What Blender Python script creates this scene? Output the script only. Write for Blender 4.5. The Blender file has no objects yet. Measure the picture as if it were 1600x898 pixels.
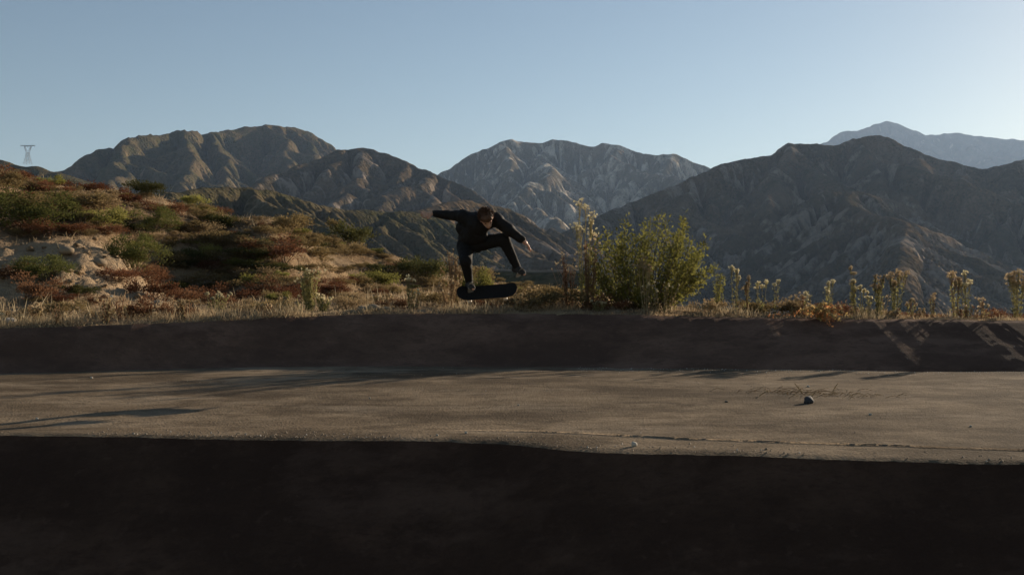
import bpy, math, random, time
import numpy as np
from mathutils import Vector

# ------------------------------------------------------------------ camera, sky, sun, exposure
SC = bpy.context.scene
COL = SC.collection
F = 1600.0                       # focal length in photo pixels (36 mm lens on a 36 mm sensor)
CX, CY, HC = 800.0, 449.0, 1.21  # photo centre, camera height over the pavement
SUN_AZ, SUN_EL = math.radians(43.5), math.radians(14.0)   # azimuth right of the viewing direction (+Y)

cam_data = bpy.data.cameras.new('camera')
cam = bpy.data.objects.new('camera', cam_data)
COL.objects.link(cam)
cam_data.sensor_width = 36.0
cam_data.lens = 36.0
cam_data.clip_start = 0.05
cam_data.clip_end = 40000.0
cam.location = (0, 0, HC)
cam.rotation_euler = (math.radians(90), 0, 0)
SC.camera = cam

world = bpy.data.worlds.new('World')
SC.world = world
world.use_nodes = True
wn = world.node_tree.nodes
wl = world.node_tree.links
wn.clear()
sky = wn.new('ShaderNodeTexSky')
sky.sky_type = 'NISHITA'
sky.sun_disc = False
sky.sun_elevation = SUN_EL
sky.sun_rotation = SUN_AZ
sky.altitude = 400
sky.air_density = 1.0
sky.dust_density = 0.4
sky.ozone_density = 1.0
bg = wn.new('ShaderNodeBackground')
bg.inputs['Strength'].default_value = 0.05
wo = wn.new('ShaderNodeOutputWorld')
wl.new(sky.outputs[0], bg.inputs['Color'])
wl.new(bg.outputs[0], wo.inputs['Surface'])

sun_data = bpy.data.lights.new('sun', 'SUN')
sun_data.energy = 5.0
sun_data.angle = math.radians(0.5)
sun_data.color = (1.0, 0.83, 0.63)
sun = bpy.data.objects.new('sun', sun_data)
COL.objects.link(sun)
SDIR = Vector((math.sin(SUN_AZ) * math.cos(SUN_EL), math.cos(SUN_AZ) * math.cos(SUN_EL), math.sin(SUN_EL)))
sun.rotation_euler = SDIR.to_track_quat('Z', 'Y').to_euler()
sun.location = SDIR * 60

SC.view_settings.view_transform = 'Standard'
SC.view_settings.look = 'None'
SC.view_settings.gamma = 1.0
SC.view_settings.use_curve_mapping = False
SC.view_settings.exposure = 0.84
SC.render.engine = 'CYCLES'
SC.cycles.use_denoising = True
SC.cycles.max_bounces = 6
SC.cycles.diffuse_bounces = 3
SC.cycles.transmission_bounces = 4
SC.cycles.transparent_max_bounces = 6
SC.cycles.volume_bounces = 1
SC.cycles.caustics_reflective = False
SC.cycles.caustics_refractive = False

random.seed(7)
RNG = np.random.default_rng(7)

# ------------------------------------------------------------------ helpers
def at(px, py, d):
    """world point seen at photo pixel (px, py) at distance d along the view"""
    return np.array([(px - CX) / F * d, d, HC + (CY - py) / F * d])

PERM = np.random.default_rng(3).permutation(1024)
GRAD = np.random.default_rng(4).uniform(0, 2 * np.pi, 1024)
def perlin(x, y):
    x = np.asarray(x, float); y = np.asarray(y, float)
    xi = np.floor(x).astype(int); yi = np.floor(y).astype(int)
    xf = x - xi; yf = y - yi
    u = xf ** 3 * (xf * (xf * 6 - 15) + 10); v = yf ** 3 * (yf * (yf * 6 - 15) + 10)
    def g(ix, iy, dx, dy):
        a = GRAD[PERM[(PERM[ix & 1023] + iy) & 1023]]
        return np.cos(a) * dx + np.sin(a) * dy
    n00 = g(xi, yi, xf, yf); n10 = g(xi + 1, yi, xf - 1, yf)
    n01 = g(xi, yi + 1, xf, yf - 1); n11 = g(xi + 1, yi + 1, xf - 1, yf - 1)
    return (n00 + u * (n10 - n00)) * (1 - v) + (n01 + u * (n11 - n01)) * v
def fbm(x, y, o=4, gain=0.5, lac=2.03):
    s = 0; a = 1.0
    for i in range(o):
        s = s + a * perlin(np.asarray(x) * lac ** i + 17.3 * i, np.asarray(y) * lac ** i - 9.1 * i)
        a *= gain
    return s
def sstep(a, b, x):
    t = np.clip((np.asarray(x, float) - a) / (b - a), 0, 1)
    return t * t * (3 - 2 * t)

def mesh_data(name, V, polys, mats, pm=None, smooth=True):
    """polys: list of int arrays (n,3) or (n,4); pm: material index per list entry"""
    V = np.asarray(V, np.float32)
    me = bpy.data.meshes.new(name)
    me.vertices.add(len(V)); me.vertices.foreach_set('co', V.ravel())
    polys = [np.asarray(p, np.int32) for p in polys if len(p)]
    nl = sum(p.size for p in polys); npoly = sum(len(p) for p in polys)
    me.loops.add(nl); me.polygons.add(npoly)
    me.loops.foreach_set('vertex_index', np.concatenate([p.ravel() for p in polys]))
    tot = np.concatenate([np.full(len(p), p.shape[1]) for p in polys]).astype(np.int32)
    me.polygons.foreach_set('loop_start', np.concatenate([[0], np.cumsum(tot)[:-1]]).astype(np.int32))
    if smooth:
        me.polygons.foreach_set('use_smooth', np.ones(npoly, bool))
    if pm is not None:
        me.polygons.foreach_set('material_index', np.concatenate([np.full(len(p), m) for p, m in zip(polys, pm)]).astype(np.int32))
    for m in (mats if isinstance(mats, (list, tuple)) else [mats]):
        me.materials.append(m)
    me.update(calc_edges=True)
    return me
def tag(o, label=None, cat=None, group=None, kind=None):
    if label: o['label'] = label
    if cat: o['category'] = cat
    if group: o['group'] = group
    if kind: o['kind'] = kind
    return o
def link(name, me, parent=None, loc=None):
    o = bpy.data.objects.new(name, me)
    COL.objects.link(o)
    if parent is not None: o.parent = parent
    if loc is not None: o.location = loc
    return o
def empty(name, loc):
    o = bpy.data.objects.new(name, None)
    o.empty_display_size = 0.1
    COL.objects.link(o); o.location = loc
    return o
def grid_quads(nr, nc):
    i = np.arange(nr * nc).reshape(nr, nc)
    return np.stack([i[:-1, :-1], i[:-1, 1:], i[1:, 1:], i[1:, :-1]], -1).reshape(-1, 4)

# ------------------------------------------------------------------ materials
class MT:
    def __init__(s, name):
        s.m = bpy.data.materials.new(name); s.m.use_nodes = True
        s.n = s.m.node_tree.nodes; s.l = s.m.node_tree.links
        s.n.clear(); s.out = s.n.new('ShaderNodeOutputMaterial')
    def put(s, sock, v):
        if hasattr(v, 'is_output'): s.l.new(v, sock)
        elif isinstance(v, (tuple, list)):
            sock.default_value = tuple(v) + ((1.0,) if len(v) == 3 and sock.type == 'RGBA' else ())
        else: sock.default_value = v
    def node(s, t, props=None, out=0, **ins):
        nd = s.n.new(t)
        for k, v in (props or {}).items(): setattr(nd, k, v)
        for k, v in ins.items():
            key = int(k[1:]) if k[0] == 'i' and k[1:].isdigit() else k.replace('_', ' ')
            s.put(nd.inputs[key], v)
        return nd.outputs[out]
    def pos(s): return s.node('ShaderNodeNewGeometry')
    def obj(s): return s.node('ShaderNodeTexCoord', out=3)
    def mapping(s, v, sc): return s.node('ShaderNodeMapping', Vector=v, Scale=sc)
    def noise(s, v, scale, detail=4, rough=0.55): return s.node('ShaderNodeTexNoise', Vector=v, Scale=scale, Detail=detail, Roughness=rough)
    def voro(s, v, scale, out=0, rnd=1.0): return s.node('ShaderNodeTexVoronoi', out=out, Vector=v, Scale=scale, Randomness=rnd)
    def ramp(s, f, a, b): return s.node('ShaderNodeMapRange', Value=f, i1=a, i2=b)
    def mix(s, f, a, b, mode='MIX'):
        nd = s.n.new('ShaderNodeMix'); nd.data_type = 'RGBA'; nd.blend_type = mode
        s.put(nd.inputs[0], f); s.put(nd.inputs[6], a); s.put(nd.inputs[7], b)
        return nd.outputs[2]
    def math(s, op, a, b=0.0): return s.node('ShaderNodeMath', {'operation': op}, i0=a, i1=b)
    def bump(s, h, strength, dist): return s.node('ShaderNodeBump', Height=h, Strength=strength, Distance=dist)
    def bsdf(s, color, rough=0.9, normal=None, spec=0.2, **kw):
        p = s.n.new('ShaderNodeBsdfPrincipled')
        s.put(p.inputs['Base Color'], color); s.put(p.inputs['Roughness'], rough)
        s.put(p.inputs['Specular IOR Level'], spec)
        for k, v in kw.items(): s.put(p.inputs[k.replace('_', ' ')], v)
        if normal is not None: s.l.new(normal, p.inputs['Normal'])
        s.l.new(p.outputs[0], s.out.inputs['Surface'])
        return s.m
    def leaf(s, color, trans=0.4):
        d = s.node('ShaderNodeBsdfDiffuse', Color=color)
        t = s.node('ShaderNodeBsdfTranslucent', Color=color)
        m = s.node('ShaderNodeMixShader', i0=trans, i1=d, i2=t)
        s.l.new(m, s.out.inputs['Surface'])
        return s.m

def leaf_mat(name, c1, c2, trans=0.4, c3=None):
    m = MT(name)
    g = m.n.new('ShaderNodeNewGeometry').outputs['Random Per Island']
    c = m.mix(g, c1, c2)
    oi = m.n.new('ShaderNodeObjectInfo').outputs['Random']
    c = m.mix(m.ramp(oi, 0.0, 1.0), c, m.mix(0.55, c, c3 or c2))
    hv = m.node('ShaderNodeHueSaturation', Color=c, Value=m.node('ShaderNodeMapRange', Value=m.math('FRACT', m.math('MULTIPLY', oi, 7.3)), i3=0.72, i4=1.2))
    return m.leaf(hv, trans)

def plain_mat(name, c1, c2, scale=20, rough=0.9, bump=0.0, spec=0.2, **kw):
    m = MT(name); v = m.obj()
    n = m.noise(v, scale, 5, 0.6)
    nb = m.bump(n, bump, 0.01) if bump else None
    return m.bsdf(m.mix(m.ramp(n, 0.3, 0.7), c1, c2), rough, nb, spec, **kw)

def mountain_mat(name, scrub, scrub2, dirt, rock, rock_lo, rock_hi, scale=1.0, spk=0.16, spk_amt=0.6):
    m = MT(name); v = m.pos()
    big = m.noise(v, 0.006 * scale, 5, 0.6)
    mid = m.noise(v, 0.03 * scale, 6, 0.65)
    fine = m.noise(v, 0.22 * scale, 4, 0.7)
    vo = m.voro(v, spk * scale)
    base = m.mix(m.ramp(mid, 0.40, 0.60), scrub, scrub2)
    base = m.mix(m.math('MULTIPLY', m.ramp(m.math('ADD', m.math('MULTIPLY', big, 0.6), m.math('MULTIPLY', fine, 0.4)), 0.46, 0.62), 0.85), base, dirt)
    ex = m.n.new('ShaderNodeAttribute'); ex.attribute_name = 'bare'
    rk = m.ramp(m.math('ADD', m.noise(m.mapping(v, (1, 1, 0.35)), 0.013 * scale, 8, 0.72), m.math('MULTIPLY', ex.outputs['Fac'], 0.055)), rock_lo, rock_hi)
    base = m.mix(m.math('MULTIPLY', rk, 0.9), base, rock)
    spots = m.ramp(vo, 0.55, 0.15)
    base = m.mix(m.math('MULTIPLY', m.math('MULTIPLY', spots, m.ramp(mid, .35, .6)), spk_amt), base, m.mix(0.5, scrub, (0.022, 0.026, 0.014)))
    h = m.math('ADD', m.math('MULTIPLY', spots, 1.0), m.math('MULTIPLY', mid, 2.5))
    return m.bsdf(base, 1.0, m.bump(h, 0.6, 3.0 / scale), 0.0)

MOUNT_A = mountain_mat('scrub_mountain', (0.060, 0.057, 0.026), (0.092, 0.071, 0.038), (0.165, 0.110, 0.066), (0.36, 0.28, 0.19), 0.61, 0.73)
MOUNT_R = mountain_mat('rocky_mountain', (0.074, 0.064, 0.036), (0.112, 0.088, 0.052), (0.19, 0.138, 0.088), (0.56, 0.48, 0.38), 0.525, 0.625)
MOUNT_D = mountain_mat('shaded_scrub_mountain', (0.050, 0.041, 0.024), (0.080, 0.060, 0.037), (0.165, 0.112, 0.070), (0.24, 0.195, 0.155), 0.565, 0.65, spk_amt=0.4)  # darker copy of the mountain scrub, with shade put into its colours
MOUNT_F = mountain_mat('far_mountain', (0.064, 0.062, 0.038), (0.095, 0.08, 0.052), (0.16, 0.12, 0.085), (0.30, 0.255, 0.21), 0.6, 0.72)
HILL_G = mountain_mat('green_hill', (0.046, 0.046, 0.021), (0.072, 0.062, 0.031), (0.125, 0.092, 0.054), (0.28, 0.22, 0.15), 0.62, 0.74, 1.6, 0.2)
# ------------------------------------------------------------------ mountains
def seg_field(X, Y, pts, slope, conc, Z):
    for (a, b) in zip(pts[:-1], pts[1:]):
        dx, dy = b[0] - a[0], b[1] - a[1]
        L2 = dx * dx + dy * dy + 1e-9
        t = np.clip(((X - a[0]) * dx + (Y - a[1]) * dy) / L2, 0, 1)
        d = np.hypot(X - a[0] - t * dx, Y - a[1] - t * dy)
        z = a[2] + t * (b[2] - a[2]) - slope * d * (1 - 0.3 * d / (d + conc))
        np.maximum(Z, z, out=Z)
    return Z
def seg_window(X, Y, x0, y0, cell, pts, slope, conc, Z, R):
    lo = pts.min(0) - R; hi = pts.max(0) + R
    i0, i1 = max(0, int((lo[0] - x0) / cell)), int((hi[0] - x0) / cell) + 2
    j0, j1 = max(0, int((lo[1] - y0) / cell)), int((hi[1] - y0) / cell) + 2
    if i1 <= 0 or j1 <= 0 or i0 >= X.shape[1] or j0 >= X.shape[0]: return
    w = (slice(j0, j1), slice(i0, i1))
    z = Z[w].copy(); seg_field(X[w], Y[w], pts, slope, conc, z); Z[w] = z
def side_ribs(s, rng, step, grade):
    """short ribs that branch off a spur to both sides"""
    out = []
    q = resample(s, step)
    for i in range(1, len(q)):
        d = q[i] - q[i - 1]; a0 = math.atan2(d[1], d[0])
        for sg in (-1, 1):
            if rng.random() < .2: continue
            a = a0 + sg * rng.uniform(.6, 1.25); p = q[i].copy(); pl = [p.copy()]; L = step * rng.uniform(.9, 1.9)
            for k in range(3):
                a += rng.normal(0, .2); p = p + np.array([math.cos(a), math.sin(a), -grade * rng.uniform(.6, 1.3)]) * L / 3; pl.append(p.copy())
            out.append(np.array(pl))
    return out
def resample(pts, step):
    pts = np.asarray(pts, float)
    s = np.concatenate([[0], np.cumsum(np.linalg.norm(np.diff(pts[:, :2], axis=0), axis=1))])
    q = np.arange(0, s[-1], step)
    return np.stack([np.interp(q, s, pts[:, k]) for k in range(3)], -1)
def spurs(crest, step, length, grade, rng, turn=0.0, spread=0.35):
    """side ridges that run down from a crest towards the viewer"""
    out = []
    for p in resample(crest, step)[0:]:
        if rng.random() < 0.12: continue
        p = p.copy(); a = math.atan2(-p[1], -p[0]) + turn + rng.normal(0, spread)
        L = length * rng.uniform(0.6, 1.25); n = 6; pl = [p.copy()]
        for k in range(n):
            a += rng.normal(0, 0.22)
            st = L / n
            p = p + np.array([math.cos(a) * st, math.sin(a) * st, -st * grade * rng.uniform(0.5, 1.5)])
            pl.append(p.copy())
        out.append(np.array(pl))
    return out
def fluvial(h, dx, iters, K, m=0.5, thresh=3.0):
    ny, nx = h.shape; N = ny * nx
    idx = np.arange(N).reshape(ny, nx)
    offs = [(-1, 0, 1), (1, 0, 1), (0, -1, 1), (0, 1, 1), (-1, -1, 1.414), (-1, 1, 1.414), (1, -1, 1.414), (1, 1, 1.414)]
    A = None
    for it in range(iters):
        best = np.zeros((ny, nx)); rec = idx.copy()
        for oy, ox, ln in offs:
            sl = np.zeros((ny, nx)); nb = idx.copy()
            ys = slice(max(0, -oy), ny - max(0, oy)); xs = slice(max(0, -ox), nx - max(0, ox))
            yt = slice(max(0, oy), ny - max(0, -oy)); xt = slice(max(0, ox), nx - max(0, -ox))
            sl[ys, xs] = (h[ys, xs] - h[yt, xt]) / ln; nb[ys, xs] = idx[yt, xt]
            w = sl > best
            best[w] = sl[w]; rec[w] = nb[w]
        rec[0] = idx[0]; rec[-1] = idx[-1]; rec[:, 0] = idx[:, 0]; rec[:, -1] = idx[:, -1]
        r = rec.ravel().tolist(); hf = h.ravel()
        order = np.argsort(hf, kind='stable'); up = order.tolist()
        A = [1.0] * N
        for i in reversed(up):
            j = r[i]
            if j != i: A[j] += A[i]
        Fk = (K * np.maximum(np.array(A) - thresh, 0) ** m).tolist()
        hl = hf.tolist()
        for i in up:
            j = r[i]
            if j != i:
                f = Fk[i]; hl[i] = (hl[i] + f * hl[j]) / (1 + f)
        h = np.array(hl).reshape(ny, nx)
        # hillslope creep
        l = np.zeros_like(h)
        l[1:-1, 1:-1] = h[:-2, 1:-1] + h[2:, 1:-1] + h[1:-1, :-2] + h[1:-1, 2:] - 4 * h[1:-1, 1:-1]
        h = h + 0.012 * np.minimum(l, 0) + 0.035 * np.maximum(l, 0)
    return h
def upsample(h, k):
    ny, nx = h.shape
    def ax(a, n):
        q = np.linspace(0, n - 1, (n - 1) * k + 1); i = np.clip(np.floor(q).astype(int), 0, n - 2); f = (q - i)[:, None]
        p0 = a[np.clip(i - 1, 0, n - 1)]; p1 = a[i]; p2 = a[i + 1]; p3 = a[np.clip(i + 2, 0, n - 1)]
        return 0.5 * (2 * p1 + (p2 - p0) * f + (2 * p0 - 5 * p1 + 4 * p2 - p3) * f ** 2 + (3 * p1 - p0 - 3 * p2 + p3) * f ** 3)
    a = ax(h, ny)
    return ax(a.T, nx).T
def mountain(name, ridges, xr, yr, cell, slope, conc, base, mat, label, seed, spur=None, iters=22, K=0.12, warp=0.3, wl=300.0, up=2, rough=0.02, extra=()):
    rng = np.random.default_rng(seed)
    nx = int((xr[1] - xr[0]) / cell) + 1; ny = int((yr[1] - yr[0]) / cell) + 1
    cell = float(cell); x = xr[0] + cell * np.arange(nx); y = yr[0] + cell * np.arange(ny)
    X, Y = np.meshgrid(x, y)
    wx = X + cell * 3 * fbm(X / wl * 3 + seed, Y / wl * 3, 3); wy = Y + cell * 3 * fbm(X / wl * 3 + 40, Y / wl * 3 + seed, 3)
    Z = np.full_like(X, -1e9)
    for r in ridges:
        P = np.array([at(*p) for p in r])
        P = resample(P, cell * 3)
        seg_field(X, Y, P, slope, conc, Z)
        if spur:
            for s in spurs(P, spur[0], spur[1], spur[2], rng, spur[3] if len(spur) > 3 else 0.0):
                seg_field(wx, wy, s, slope * 0.95, conc, Z)
                for q in side_ribs(s, rng, spur[0] * .55, slope * .62):
                    seg_window(wx, wy, xr[0], yr[0], cell, q, slope * 1.05, conc, Z, cell * 22)
    for r in extra:
        P = resample(np.array([at(*p) for p in r]), cell * 3)
        seg_field(wx, wy, P, slope * 0.95, conc, Z)
        for q in side_ribs(P, rng, spur[0] * .55, slope * .6): seg_window(wx, wy, xr[0], yr[0], cell, q, slope * 1.05, conc, Z, cell * 22)
    Z += cell * 0.9 * fbm(X / wl * 2.2 + 5 * seed, Y / wl * 2.2, 4)
    Z = np.maximum(Z, base + (Z - base) * 0.05)
    Z = fluvial(Z, cell, iters, K)
    Z = upsample(Z, up)
    c2 = cell / up
    X, Y = np.meshgrid(xr[0] + c2 * np.arange(Z.shape[1]), yr[0] + c2 * np.arange(Z.shape[0]))
    Z = Z + c2 * (0.7 * fbm(X / (c2 * 9), Y / (c2 * 9), 4, 0.62) - 0.75 * np.abs(fbm(X / (c2 * 16) + 7, Y / (c2 * 16), 3, 0.6)))
    me = mesh_data(name, np.stack([X, Y, Z], -1).reshape(-1, 3), [grid_quads(*Z.shape)], mat)
    # bare rock on the convex ribs; its pale tint also paints in relief shading
    S = Z.copy()
    for k in range(6): S[1:-1, 1:-1] = (S[1:-1, 1:-1] * 2 + S[:-2, 1:-1] + S[2:, 1:-1] + S[1:-1, :-2] + S[1:-1, 2:]) / 6
    cv = (Z - S) / c2
    cv = np.clip(cv / (cv.std() + 1e-6), -1, 1.6)
    at_ = me.attributes.new('bare', 'FLOAT', 'POINT'); at_.data.foreach_set('value', cv.ravel().astype(np.float32))
    return tag(link(name, me), label, 'mountain', kind='structure')

T0 = time.time()
# left mountain, its nearer dark shoulder
mountain('mountain', [
    [(-90, 330, 1750), (20, 285, 1850), (85, 263, 1950), (120, 247, 2000), (165, 226, 2080), (200, 211, 2150), (245, 206, 2250), (285, 199, 2330), (318, 207, 2420),
     (345, 203, 2500), (380, 196, 2580), (425, 192, 2650), (460, 196, 2720), (485, 204, 2760), (510, 218, 2800), (533, 233, 2830), (600, 262, 2900), (680, 300, 2950)]],
    (-1900, -150), (1100, 3150), 10, 0.95, 900, -20, MOUNT_A, 'broad scrub covered mountain with green and brown spurs on the left skyline', 11,
    spur=(330, 260, 0.5, 0.1), K=0.26, extra=[
        [(120, 247, 2000), (112, 270, 1880), (95, 290, 1760)], [(200, 211, 2150), (197, 240, 1990), (184, 268, 1840), (165, 292, 1700)],         [(285, 199, 2330), (293, 225, 2180), (291, 255, 2020), (278, 285, 1860)], [(325, 206, 2440), (341, 228, 2310), (357, 256, 2160), (352, 292, 1960), (345, 310, 1850)],
        [(425, 192, 2650), (446, 222, 2500), (456, 255, 2340), (440, 290, 2140)], [(460, 196, 2720), (484, 222, 2590), (496, 248, 2460), (505, 275, 2330)]])
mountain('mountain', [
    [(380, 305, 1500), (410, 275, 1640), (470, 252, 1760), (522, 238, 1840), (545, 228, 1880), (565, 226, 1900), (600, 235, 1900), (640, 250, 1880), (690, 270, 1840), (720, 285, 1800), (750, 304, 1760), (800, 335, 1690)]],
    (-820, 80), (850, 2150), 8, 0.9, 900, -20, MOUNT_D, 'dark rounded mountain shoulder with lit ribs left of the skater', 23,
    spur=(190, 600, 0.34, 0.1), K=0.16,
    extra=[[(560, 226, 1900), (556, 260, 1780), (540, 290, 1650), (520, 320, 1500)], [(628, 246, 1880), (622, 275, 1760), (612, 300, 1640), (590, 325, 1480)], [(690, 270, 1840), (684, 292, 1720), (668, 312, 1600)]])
mountain('mountain', [
    [(600, 330, 3500), (697, 262, 3700), (730, 243, 3750), (765, 228, 3800), (795, 214, 3850), (800, 215, 3860), (830, 220, 3900), (860, 217, 3950), (885, 219, 3950), (920, 226, 3950), (945, 221, 3950),
     (970, 224, 3900), (1000, 236, 3850), (1035, 240, 3800), (1060, 237, 3800), (1085, 250, 3800), (1110, 260, 3800), (1180, 300, 3800)]],
    (-520, 1000), (1900, 4200), 11, 0.95, 1200, -20, MOUNT_R, 'rocky grey mountain with pale cliffs in the middle of the skyline', 37,
    spur=(250, 1000, 0.36, -0.05), K=0.16,
    extra=[[(840, 322, 2700), (870, 342, 2450), (893, 372, 2200), (930, 405, 2000)]])
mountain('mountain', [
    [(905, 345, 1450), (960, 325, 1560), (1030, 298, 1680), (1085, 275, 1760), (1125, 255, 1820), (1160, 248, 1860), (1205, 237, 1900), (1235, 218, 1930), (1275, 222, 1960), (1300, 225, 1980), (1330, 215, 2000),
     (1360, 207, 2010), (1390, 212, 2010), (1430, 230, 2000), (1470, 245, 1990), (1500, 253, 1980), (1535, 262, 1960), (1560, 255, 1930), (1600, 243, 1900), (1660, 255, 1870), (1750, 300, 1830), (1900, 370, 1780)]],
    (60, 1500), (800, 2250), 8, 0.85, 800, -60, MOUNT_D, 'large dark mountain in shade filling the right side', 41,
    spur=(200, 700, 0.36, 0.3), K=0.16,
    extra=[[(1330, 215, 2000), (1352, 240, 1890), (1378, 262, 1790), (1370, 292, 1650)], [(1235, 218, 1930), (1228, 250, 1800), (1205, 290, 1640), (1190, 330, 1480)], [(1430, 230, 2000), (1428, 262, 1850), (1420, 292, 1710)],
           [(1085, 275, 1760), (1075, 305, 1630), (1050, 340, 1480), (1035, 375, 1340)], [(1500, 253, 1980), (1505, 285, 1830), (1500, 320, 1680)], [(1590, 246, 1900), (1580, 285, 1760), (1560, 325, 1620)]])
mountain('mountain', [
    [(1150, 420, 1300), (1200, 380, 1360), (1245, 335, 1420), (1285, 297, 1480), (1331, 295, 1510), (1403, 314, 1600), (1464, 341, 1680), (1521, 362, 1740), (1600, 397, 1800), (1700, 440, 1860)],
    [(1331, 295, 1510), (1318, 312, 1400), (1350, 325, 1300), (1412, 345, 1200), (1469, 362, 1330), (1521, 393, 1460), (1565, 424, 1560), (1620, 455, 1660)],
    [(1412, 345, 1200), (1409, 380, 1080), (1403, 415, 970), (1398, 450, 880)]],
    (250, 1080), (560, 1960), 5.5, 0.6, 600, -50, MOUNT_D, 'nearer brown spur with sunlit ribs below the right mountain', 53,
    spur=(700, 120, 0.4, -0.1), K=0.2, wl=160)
mountain('mountain', [
    [(1180, 345, 8800), (1260, 290, 8900), (1310, 246, 8980), (1336, 222, 9020), (1357, 202, 9050), (1385, 185, 9100), (1420, 198, 9100), (1460, 210, 9100), (1490, 205, 9100), (1530, 211, 9100), (1600, 216, 9100), (1750, 235, 9100), (1900, 260, 9100)]],
    (2000, 5900), (6600, 9600), 30, 0.7, 1500, 300, MOUNT_F, 'hazy blue peak on the far right skyline', 61,
    spur=(600, 2000, 0.36, 0.15), K=0.10, wl=900)
# middle distance hills
mountain('hill', [
    [(60, 335, 520), (120, 325, 545), (200, 305, 575), (280, 297, 610), (320, 290, 635), (360, 290, 660), (420, 295, 700), (470, 310, 735), (520, 322, 770), (570, 325, 800), (640, 326, 840), (665, 330, 860), (720, 352, 890), (775, 385, 920), (830, 412, 940), (880, 425, 950)]],
    (-380, 150), (240, 1080), 4.2, 0.62, 300, -12, HILL_G, 'low green scrub hill behind the brushy slope on the left', 71,
    spur=(85, 240, 0.24, -0.05), K=0.14, wl=130)
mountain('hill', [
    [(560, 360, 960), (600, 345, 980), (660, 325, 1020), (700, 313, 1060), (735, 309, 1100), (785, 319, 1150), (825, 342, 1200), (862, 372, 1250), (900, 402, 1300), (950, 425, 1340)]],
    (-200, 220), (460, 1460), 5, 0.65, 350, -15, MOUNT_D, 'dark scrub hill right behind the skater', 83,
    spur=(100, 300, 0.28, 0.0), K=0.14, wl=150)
mountain('hill', [
    [(-160, 225, 1250), (-60, 236, 1230), (0, 246, 1210), (22, 253, 1205), (50, 256, 1200), (85, 263, 1190), (130, 285, 1170), (180, 310, 1150)]],
    (-1000, -430), (850, 1350), 7, 0.4, 300, 20, HILL_G, 'distant brown ridge carrying the power pylon', 97, spur=(100, 250, 0.25), K=0.05, wl=150)
print('mountains', time.time() - T0)
# ------------------------------------------------------------------ pavement and its banks
def tab(x, pts):
    p = np.array(pts, float); return np.interp(x, p[:, 0], p[:, 1])
def smooth_tab(x, pts, w=1.2):
    return (tab(x - w, pts) + 2 * tab(x - w / 2, pts) + 2 * tab(x, pts) + 2 * tab(x + w / 2, pts) + tab(x + w, pts)) / 8
def y_edge(x):    # front lip of the pavement
    x = np.asarray(x, float)
    return tab(x, [(-20, 10.6), (-4.25, 8.47), (-2.2, 8.27), (-.5, 8.15), (-.1, 8.0), (.35, 7.74), (.9, 7.56), (3.57, 7.14), (20, 4.6)]) + 0.022 * fbm(x * 1.3, x * 0 + 3, 2) + 0.035 * fbm(x * 4, x * 0 + 9, 4, .6)
def y_crest(x):   # upper lip of the bank
    x = np.asarray(x, float)
    return smooth_tab(x, [(-30, 10.5), (-7.2, 15.4), (-5, 16.3), (-2.6, 17.3), (0, 17.5), (2, 17.4), (4.5, 17.2), (8.5, 16.8), (30, 15.6)]) + 0.10 * fbm(x * .8, x * 0 + 21, 3)
def z_crest(x):
    x = np.asarray(x, float)
    return smooth_tab(x, [(-30, .45), (-7.7, .593), (-5, .66), (-4.1, .70), (-2.6, .765), (0, .765), (2, .745), (4.3, .70), (8.4, .665), (30, .6)], .6) + 0.022 * fbm(x * 1.7, x * 0 + 5, 4, .6)
def y_base(x):    # where the bank rises from the pavement
    x = np.asarray(x, float)
    return y_crest(x) - smooth_tab(x, [(-30, .9), (-5, 1.0), (-2, 1.6), (1.5, 1.8), (3.5, 2.2), (6, 2.26), (30, 2.3)]) + 0.05 * fbm(x * .7, x * 0 + 31, 3)
def y_crack(x):
    x = np.asarray(x, float)
    return tab(x, [(-20, 10.9), (-4, 9.05), (-.6, 8.78), (.27, 8.6), (1.04, 8.34), (2, 8.03), (3.8, 7.65), (20, 5.2)]) + 0.03 * fbm(x * 1.4, x * 0 + 50, 3) + 0.010 * fbm(x * 9, x * 0 + 54, 3)
def pave_z(x, y):
    return 0.03 * fbm(x * .25, y * .35, 3) + 0.006 * fbm(x * 1.6, y * 1.9, 3)

xs = np.concatenate([np.linspace(-20, -8, 30)[:-1], np.arange(-8, 8, .026), np.linspace(8, 20, 30)])
NX = len(xs)
def sweep(rows_y, rows_z):
    return np.stack([np.broadcast_to(xs, rows_y.shape), rows_y, rows_z], -1).reshape(-1, 3)

ye, yk, yb, yc, zc = y_edge(xs), y_crack(xs), y_base(xs), y_crest(xs), z_crest(xs)
# flat pavement, with the long crack as a real groove
g = [-.05, -.026, -.015, 0, .015, .026, .05]
R = []; Zr = []
for t in np.linspace(0, 1, 12)[:-1]:
    y = ye + (yk - .05 - ye) * t; R.append(y); Zr.append(pave_z(xs, y) - .018 * (1 - min(1, t * 8)) )
mask = sstep(-.9, .2, xs) * (0.8 + 0.2 * np.clip(fbm(xs * .9, xs * 0 + 70, 2) * 2 + .6, 0, 1)) + 0.25 * sstep(-3, -.9, xs) * np.clip(fbm(xs * 1.4, xs * 0 + 77, 2) * 3, 0, 1)
for o in g:
    y = yk + o; R.append(y)
    dep = {0: -.08, .015: -.055}.get(abs(o), 0.012 if (o < 0 and o > -.04) else 0.0)
    Zr.append(pave_z(xs, y) + dep * mask)
for t in np.linspace(0, 1, 95)[1:]:
    y = yk + .05 + (yb - yk - .05) * t; R.append(y); Zr.append(pave_z(xs, y))
R = np.array(R); Zr = np.array(Zr)
pav_V = sweep(R, Zr); pav_q = grid_quads(*R.shape)

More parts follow.
